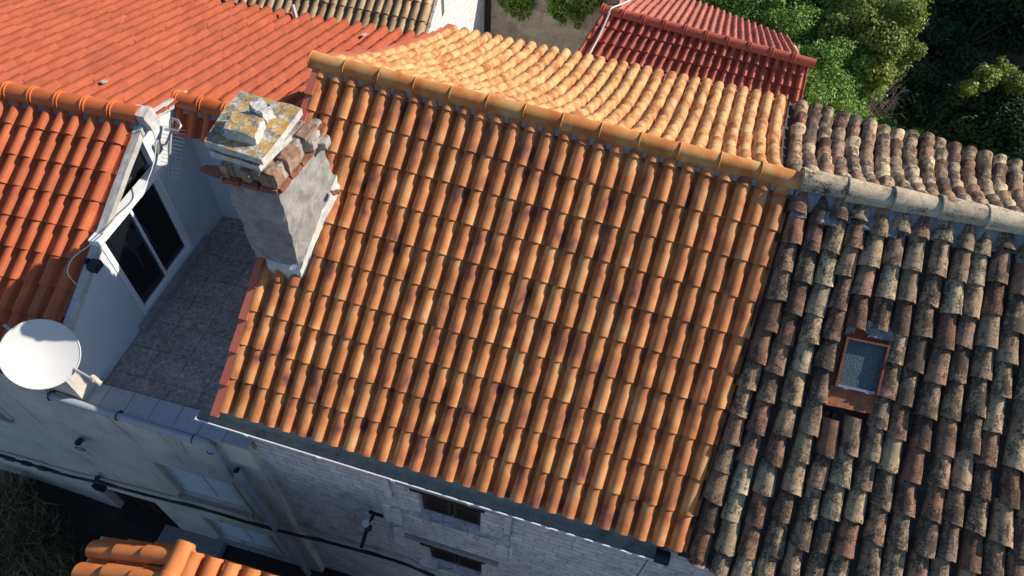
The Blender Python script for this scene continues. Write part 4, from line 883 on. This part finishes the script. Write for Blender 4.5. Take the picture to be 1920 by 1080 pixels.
# ------------------------------------------------------------------ crimson roofed house
ch_ = thing('crimson_house', 'low house with glossy crimson tiles beside the ivy', 'house', (4, 16, 0))
zc = 7.35; c0, c1 = at(1133, 22, zc), at(1518, 122, zc); cd = (c1 - c0) / np.linalg.norm(c1 - c0); cn = np.cross([0, 0, 1], cd)
f0 = at(1077, 104, 6.68); f1 = at(1500, 196, 6.68); f0 = c0 + (f0 - c0) * 1.6; f1 = c1 + (f1 - c1) * 1.6
SC = Slope(c0, c1, f1, f0); mb = MB(); tiles(mb, SC, 25, 5, 'R', 41, lift=.06, jit=.008); mb.build('front_roof', m_crim, ch_)
g0_, g1_ = c0 + cn * 4.0 + [0, 0, -1.25] + cd * .2, c1 + cn * 1.9 + [0, 0, -.65] - cd * .55
SCB = Slope(c1 - cd * .1, c0, g0_, g1_); mb = MB(); tiles(mb, SCB, 25, 7, 'R', 42, lift=.03, jit=.004, flip=True); mb.build('back_roof', m_crimb, ch_)
mb = MB(); caps(mb, c0 - cd * .08 + [0, 0, .04], c1 + cd * .08 + [0, 0, .04], 10, .14, 43, collar=.28, over=.03, taper=0); mb.build('ridge_tiles', m_crim, ch_)
mb = MB()
for (P0, P1, F0, F1, G) in ((c0, c0 + cd * .2, f0, f0 + cd * .2, g0_), (c1 - cd * .25, c1 - cd * .05, f1 - cd * .25, f1 - cd * .05, g1_)):
    mb = MB(); mb.hexa([V3((F0[0], F0[1], 1)), V3((F1[0], F1[1], 1)), V3((P1[0], P1[1], 1)), V3((P0[0], P0[1], 1)), F0 - [0, 0, .08], F1 - [0, 0, .08], P1 - [0, 0, .08], P0 - [0, 0, .08]])
    d_ = P1 - P0; mb.hexa([V3((P0[0], P0[1], 1)), V3((P1[0], P1[1], 1)), V3((G[0] + d_[0], G[1] + d_[1], 1)), V3((G[0], G[1], 1)), P0 - [0, 0, .08], P1 - [0, 0, .08], G + d_ - [0, 0, .1], G - [0, 0, .1]]); mb.build('gable_wall', m_whst, ch_)
mb = MB(); mb.tube(smooth([at(1190, -4, 7.5), at(1165, 8, 7.55), at(1146, 16, 7.6), at(1140, 30, 7.45), at(1122, 70, 7.1), at(1098, 115, 6.8), at(1095, 125, 6.7)]), .024, 6); tag(mb.build('roof_cable', m_cable), 'white cable lying over the crimson roof', 'cable')

# ------------------------------------------------------------------ small orange roof at the bottom
sh = thing('garden_house', 'small orange tiled roof corner at the bottom edge of the alley', 'house', (-5, 3, 0))
zt = 6.3; h0 = at(350, 1028, zt + .1); hd = nL
SS1 = Slope(h0 + hd * 0 - uL * .02, h0 + hd * 3.2, at(150, 1082, zt - .55) + hd * 3.0, at(196, 1008, zt - .55))
mb = MB(); tiles(mb, SS1, 10, 3, 'S', 51, lift=.06, jit=.01, flip=True); mb.build('left_roof', m_orange, sh)
k0, k1 = h0 + uL * .05 + hd * .0, h0 + uL * 3.0 + hd * 0
SS2 = Slope(k0, k1, k1 + hd * 3.4 - [0, 0, .9], k0 + hd * 3.4 - [0, 0, .9]); mb = MB(); tiles(mb, SS2, 9, 7, 'S', 52, lift=.05, jit=.008); mb.build('front_roof', m_orange, sh)
mb = MB(); caps(mb, h0 - hd * .06 + [0, 0, .06], h0 + hd * 3.3 + [0, 0, .02], 7, .15, 53, collar=0, over=.05, taper=.1); mb.build('hip_tiles', m_orange, sh)
mb = MB(); bed(mb, h0 + uL * .13 + [0, 0, .0], h0 + uL * .13 + hd * 3 - [0, 0, .03], uL, .10, -.02, .0, .05, 9, 40, .05); mb.build('hip_mortar', plain('white_mortar', (.45, .43, .41), .9, nz=.2), sh)
e0, e1 = SS1.base(0, .98), SS1.base(1, .98); mb = MB(); mb.tube([e0 - uL * .05 - [0, 0, .05], e1 - uL * .05 - [0, 0, .05]], .06, 10); mb.build('gutter', m_pipe, sh)
mb = MB(); c_ = [SS1.base(0, .93), k1 - uL * .2, k1 + hd * 3.2 - uL * .2, SS1.base(1, .93)]; f = lambda p, z: V3((p[0], p[1], z))
mb.hexa([*[f(p, -.2) for p in c_], f(c_[0], zt - .62), f(c_[1], zt - .08), f(c_[2], zt - 1.0), f(c_[3], zt - .75)]); mb.build('wall', m_rend, sh)

# ------------------------------------------------------------------ small scraps on the red roof
def scrap(name, lab, px, py, w, h, seed):
    u, v = inv(SLB, px, py); p, du, dv, n_ = SLB.fr(u, v); p = p + n_ * .13; mb = MB(); a = du * w; b_ = dv * h
    mb.rough([p - a - b_, p + a - b_, p + a + b_, p - a + b_, *[x + n_ * .025 for x in (p - a - b_, p + a - b_, p + a + b_, p - a + b_)]], 6, .014, 8, seed); tag(mb.build(name, m_mortarl if seed != 2 else m_dish), lab, 'scrap')
scrap('mortar_scrap', 'pale curled scrap lying on the red tiles above the ridge', 198, 168, .03, .07, 1)
scrap('plastic_scrap', 'white crumpled strip on the red tiles near the buff roof', 683, 78, .03, .09, 2)

# ------------------------------------------------------------------ vegetation
def leaves(mb, centres, n_, size, seed, squash=.8, thick=.35, drape=0.0):
    """leaf-sized faces in the outer shell of overlapping clumps"""
    rng = np.random.default_rng(seed); cs = np.array([c[0] for c in centres], float); rs = np.array([c[1] for c in centres], float)
    w = rs ** 2; idx = rng.choice(len(cs), n_, p=w / w.sum()); d = rng.normal(size=(n_, 3)); d /= np.linalg.norm(d, axis=1)[:, None]
    rr = rs[idx] * (1 - thick * rng.random(n_) ** 1.6 + .14 * rng.normal(size=n_)); pos_ = cs[idx] + d * rr[:, None] * [1, 1, squash]
    # small sub-clumps
    nn = d + rng.normal(size=(n_, 3)) * .55 + [0, 0, .35]; nn /= np.linalg.norm(nn, axis=1)[:, None]
    t = np.cross(nn, rng.normal(size=(n_, 3))); t /= np.linalg.norm(t, axis=1)[:, None]; b = np.cross(nn, t)
    s_ = size * rng.uniform(.55, 1.25, n_)[:, None]; cl = rng.random(len(cs))
    V = np.stack([pos_ - t * s_, pos_ - b * s_ * .55 + nn * s_ * .15, pos_ + t * s_, pos_ + b * s_ * .55 + nn * s_ * .15], 1).reshape(-1, 3)
    r_ = np.clip(cl[idx] * .5 + rng.random(n_) * .55, 0, 1); o = len(mb.v); mb.v += list(map(tuple, V.tolist())); mb.t += [(0, 0, float(x), 0) for x in np.repeat(r_, 4)]
    mb.f += [(o + 4 * i, o + 4 * i + 1, o + 4 * i + 2, o + 4 * i + 3) for i in range(n_)]; mb.sm += [False] * n_
def clumps(region, n_, r0, r1, seed, z0, z1):
    """clump centres scattered inside a region given as ground points (x,y) box list"""
    rg = random.Random(seed); out = []
    for _ in range(n_):
        (x, y, rx, ry) = rg.choice(region); a = rg.uniform(0, 6.28); q = math.sqrt(rg.random()); z = rg.uniform(z0, z1)
        out.append(((x + rx * q * math.cos(a), y + ry * q * math.sin(a), z), rg.uniform(r0, r1)))
    return out
def tree(name, label, cat, pts, n_, size, m, seed, base, trunk=True, sq=.8):
    t_ = thing(name, label, cat, base); mb = MB(); leaves(mb, pts, n_, size, seed, sq); mb.build('crown' if trunk else 'foliage', m, t_)
    mb = MB(); rg = random.Random(seed); b = Vector(base); top = Vector(np.mean([p[0] for p in pts], 0).tolist())
    mb.tube([b, b.lerp(top, .5) + Vector((.1, .08, 0)), top], .16 if trunk else .07, 8, True, .06)
    for p, r_ in pts[::max(1, len(pts) // 14)]:
        s_ = b.lerp(top, rg.uniform(.4, .95)); e = Vector(p); mb.tube([s_, s_.lerp(e, .5) + Vector((0, 0, .15)), e], .05, 6, True, .015)
    mb.build('trunk' if trunk else 'stems', m_bark, t_); return t_
def cl_px(lst, seed, k=5, jr=.35):
    """clumps round given picture places and heights"""
    rg = random.Random(seed); out = []
    for (px, py, z, r_) in lst:
        c = at(px, py, z)
        out.append(((c[0], c[1], c[2]), r_ * .8))
        for _ in range(k): v = Vector((rg.gauss(0, 1), rg.gauss(0, 1), rg.gauss(0, .7))).normalized() * r_ * rg.uniform(.5, 1); out.append(((c[0] + v.x, c[1] + v.y, c[2] + v.z), r_ * rg.uniform(.3, .5)))
    return out
# bright ivy mound right of the crimson roof
tree('ivy_mound', 'bright green ivy-covered mound against the right end of the crimson roof', 'ivy',
     cl_px([(1560, 170, 6.0, .75), (1540, 110, 6.0, .7), (1575, 60, 5.6, .8), (1600, 120, 5.8, .8), (1535, 215, 5.5, .55), (1490, 50, 5.6, .8), (1520, 20, 5.2, .8), (1590, 205, 5.2, .6), (1630, 160, 5.2, .6), (1545, 180, 4.6, .8), (1500, 110, 5.2, .7)], 5), 46000, .055, m_ivy, 5, (8.6, 17.0, 1.5), False)
tree('yellow_green_tree', 'large yellow-green tree catching the sun behind the ivy mound', 'tree',
     cl_px([(1650, 70, 6.4, .85), (1690, 30, 6.6, .8), (1620, 20, 6.2, .8), (1640, 130, 5.9, .65), (1600, 70, 6.0, .7), (1700, -10, 6.4, .8), (1580, -20, 6.0, .9), (1660, 110, 5.4, .8)], 6), 44000, .060, m_yel, 6, (10.8, 19.5, 1.6))
tree('leafy_bush', 'mixed green bush growing along the back edge of the crimson roof', 'bush',
     cl_px([(1400, 25, 5.4, .8), (1450, 45, 5.4, .7), (1350, 0, 5.4, .8), (1480, 10, 5.6, .8), (1420, -10, 5.6, .9), (1320, -15, 5.6, .7), (1530, -10, 5.6, .8)], 7), 32000, .055, m_ivy, 7, (6.6, 20, 1.6), False)
tree('low_ivy', 'low ivy behind the eave of the old mossy roof', 'ivy',
     cl_px([(1610, 240, 3.6, .6), (1660, 250, 3.4, .6), (1700, 262, 3.2, .5), (1560, 225, 4.2, .6), (1730, 275, 3.2, .5), (1590, 215, 4.2, .6)], 8), 9000, .075, m_ivy, 8, (10.5, 16.5, 1.5), False)
tree('shaded_shrub', 'dim rounded shrub at the right edge above the old roof', 'shrub',
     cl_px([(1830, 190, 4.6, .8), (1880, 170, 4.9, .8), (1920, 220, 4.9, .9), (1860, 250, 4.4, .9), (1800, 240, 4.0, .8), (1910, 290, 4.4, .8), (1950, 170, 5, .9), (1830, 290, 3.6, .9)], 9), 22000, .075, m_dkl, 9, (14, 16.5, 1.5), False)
tree('shrub_lit_top', 'sunlit top of the dim shrub at the right edge, light put into yellow-green leaves', 'shrub',
     cl_px([(1850, 145, 5.5, .40), (1880, 132, 5.5, .35), (1905, 155, 5.5, .4), (1820, 165, 5.3, .3)], 19), 3500, .07, m_yel, 19, (13.3, 18.0, 1.5), False)  # lit top of the shrub above, sunlight put into the lighter leaf colour
tree('dark_tree', 'black-green tree deep in the shade at the top right corner', 'tree',
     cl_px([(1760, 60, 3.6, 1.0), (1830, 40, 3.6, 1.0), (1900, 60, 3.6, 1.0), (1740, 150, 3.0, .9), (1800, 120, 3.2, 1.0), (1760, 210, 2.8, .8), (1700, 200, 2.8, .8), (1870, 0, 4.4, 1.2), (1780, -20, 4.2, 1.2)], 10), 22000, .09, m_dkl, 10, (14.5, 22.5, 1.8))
tree('unseen_tall_shade_tree', 'unseen tall dark tree added right of the frame to shade the hollow', 'tree',
     clumps([(20.5, 22.5, 2.6, 2.0), (22, 26, 3, 2)], 50, .9, 1.5, 30, 4.0, 8.6), 24000, .14, m_dkl, 11, (20, 22, 1.5))  # out of view, placed to cast shade on the hollow
tree('wide_shade_tree', 'wide dark tree mostly out of view, added to shade the hollow at the top right', 'tree',
     clumps([(18, 27, 3.5, 2.0), (23.5, 18.5, 2.5, 2.5)], 50, .9, 1.5, 31, 3.0, 8.6), 20000, .14, m_dkl, 12, (18, 26, 1.5))  # mostly out of view, added for the shade it throws on the hollow
# ivy trailing over the grey wall
def hang(name, lab, cols, n_, seed):
    rg = random.Random(seed); pts = []
    for (px, ytop, ybot) in cols:
        for q in range(5):
            y = ytop + (ybot - ytop) * (q + .5) / 5; a, z = WG.hit(px + rg.uniform(-6, 6), y); p = WG.p(a, z, .10); pts.append((tuple(p), rg.uniform(.12, .24) * (1.25 - .15 * q)))
    t_ = thing(name, lab, 'ivy', WG.p(1, 6.9, .1)); mb = MB(); leaves(mb, pts, n_, .055, seed, 1.0, .9); mb.build('leaves', m_ivy, t_)
    mb = MB()
    for (px, ytop, ybot) in cols: a, z = WG.hit(px, ytop - 10); b_, y = WG.hit(px, ybot); mb.tube([WG.p(a, z, .03), WG.p((a + b_) / 2 + .05, (z + y) / 2, .05), WG.p(b_, y, .04)], .012, 5)
    mb.build('stems', m_bark, t_)
hang('trailing_ivy', 'short ivy trail hanging at the left part of the grey wall', [(955, -30, 20), (975, -30, 38), (990, -25, 30), (965, -20, 28), (945, -30, 8)], 2600, 61)
hang('trailing_ivy', 'thick ivy curtain hanging between the grey wall and the crimson roof', [(1040, -30, 20), (1060, -30, 45), (1078, -25, 52), (1095, -30, 38), (1110, -30, 20), (1075, -30, 30), (1050, -30, 30), (1095, -30, 15), (1125, -40, 8)], 6500, 62)
# bare shrub
bs = thing('bare_shrub', 'leafless pale twiggy shrub in front of the dark trees', 'shrub', at(1620, 235, 2.6)); mb = MB(); rg = random.Random(4); root = Vector(at(1610, 240, 3.4))
for _ in range(46):
    e = Vector(at(rg.uniform(1590, 1700), rg.uniform(135, 215), rg.uniform(4.6, 5.8))); m1 = root.lerp(e, .45) + Vector((rg.uniform(-.2, .2), rg.uniform(-.2, .2), rg.uniform(0, .3))); mb.tube([root, m1, e], .014, 5, False, .005)
    for _ in range(3): s_ = m1.lerp(e, rg.uniform(.1, .9)); mb.tube([s_, s_ + Vector((rg.uniform(-.35, .35), rg.uniform(-.35, .35), rg.uniform(-.05, .35)))], .006, 4, False, .003)
mb.build('twigs', m_twig, bs)
# grass by the alley
mb = MB(); rg = np.random.default_rng(3)
for c, n_, sp2, hgt in ((at(20, 965, 1.1), 1100, .75, 1.0), (at(60, 1050, .9), 1100, .9, .9), (at(-20, 1050, 1.1), 700, .8, 1.0), (at(130, 1075, .6), 400, .5, .5)):
    for _ in range(n_):
        a = rg.uniform(0, 6.28); q = rg.random() ** .7 * sp2; x, y = c[0] + q * math.cos(a), c[1] + q * math.sin(a); z = gz(x, y) - .03; h = hgt * rg.uniform(.4, 1); dx, dy = rg.normal(0, .28, 2) * h; w = .011
        s_ = np.array([math.cos(a + 1.6), math.sin(a + 1.6), 0]) * w; p = np.array([x, y, z]); m1 = p + [dx * .4, dy * .4, h * .6]; e = p + [dx * 1.3, dy * 1.3, h * .95]
        r_ = float(rg.random()); mb.add([p - s_, p + s_, m1 + s_ * .7, m1 - s_ * .7, e], [(0, 1, 2, 3), (3, 2, 4)], [(0, 0, r_, 0)] * 5)
tag(mb.build('grass', m_grass), 'long dry grass at the dark alley edge', kind='stuff')

finish()
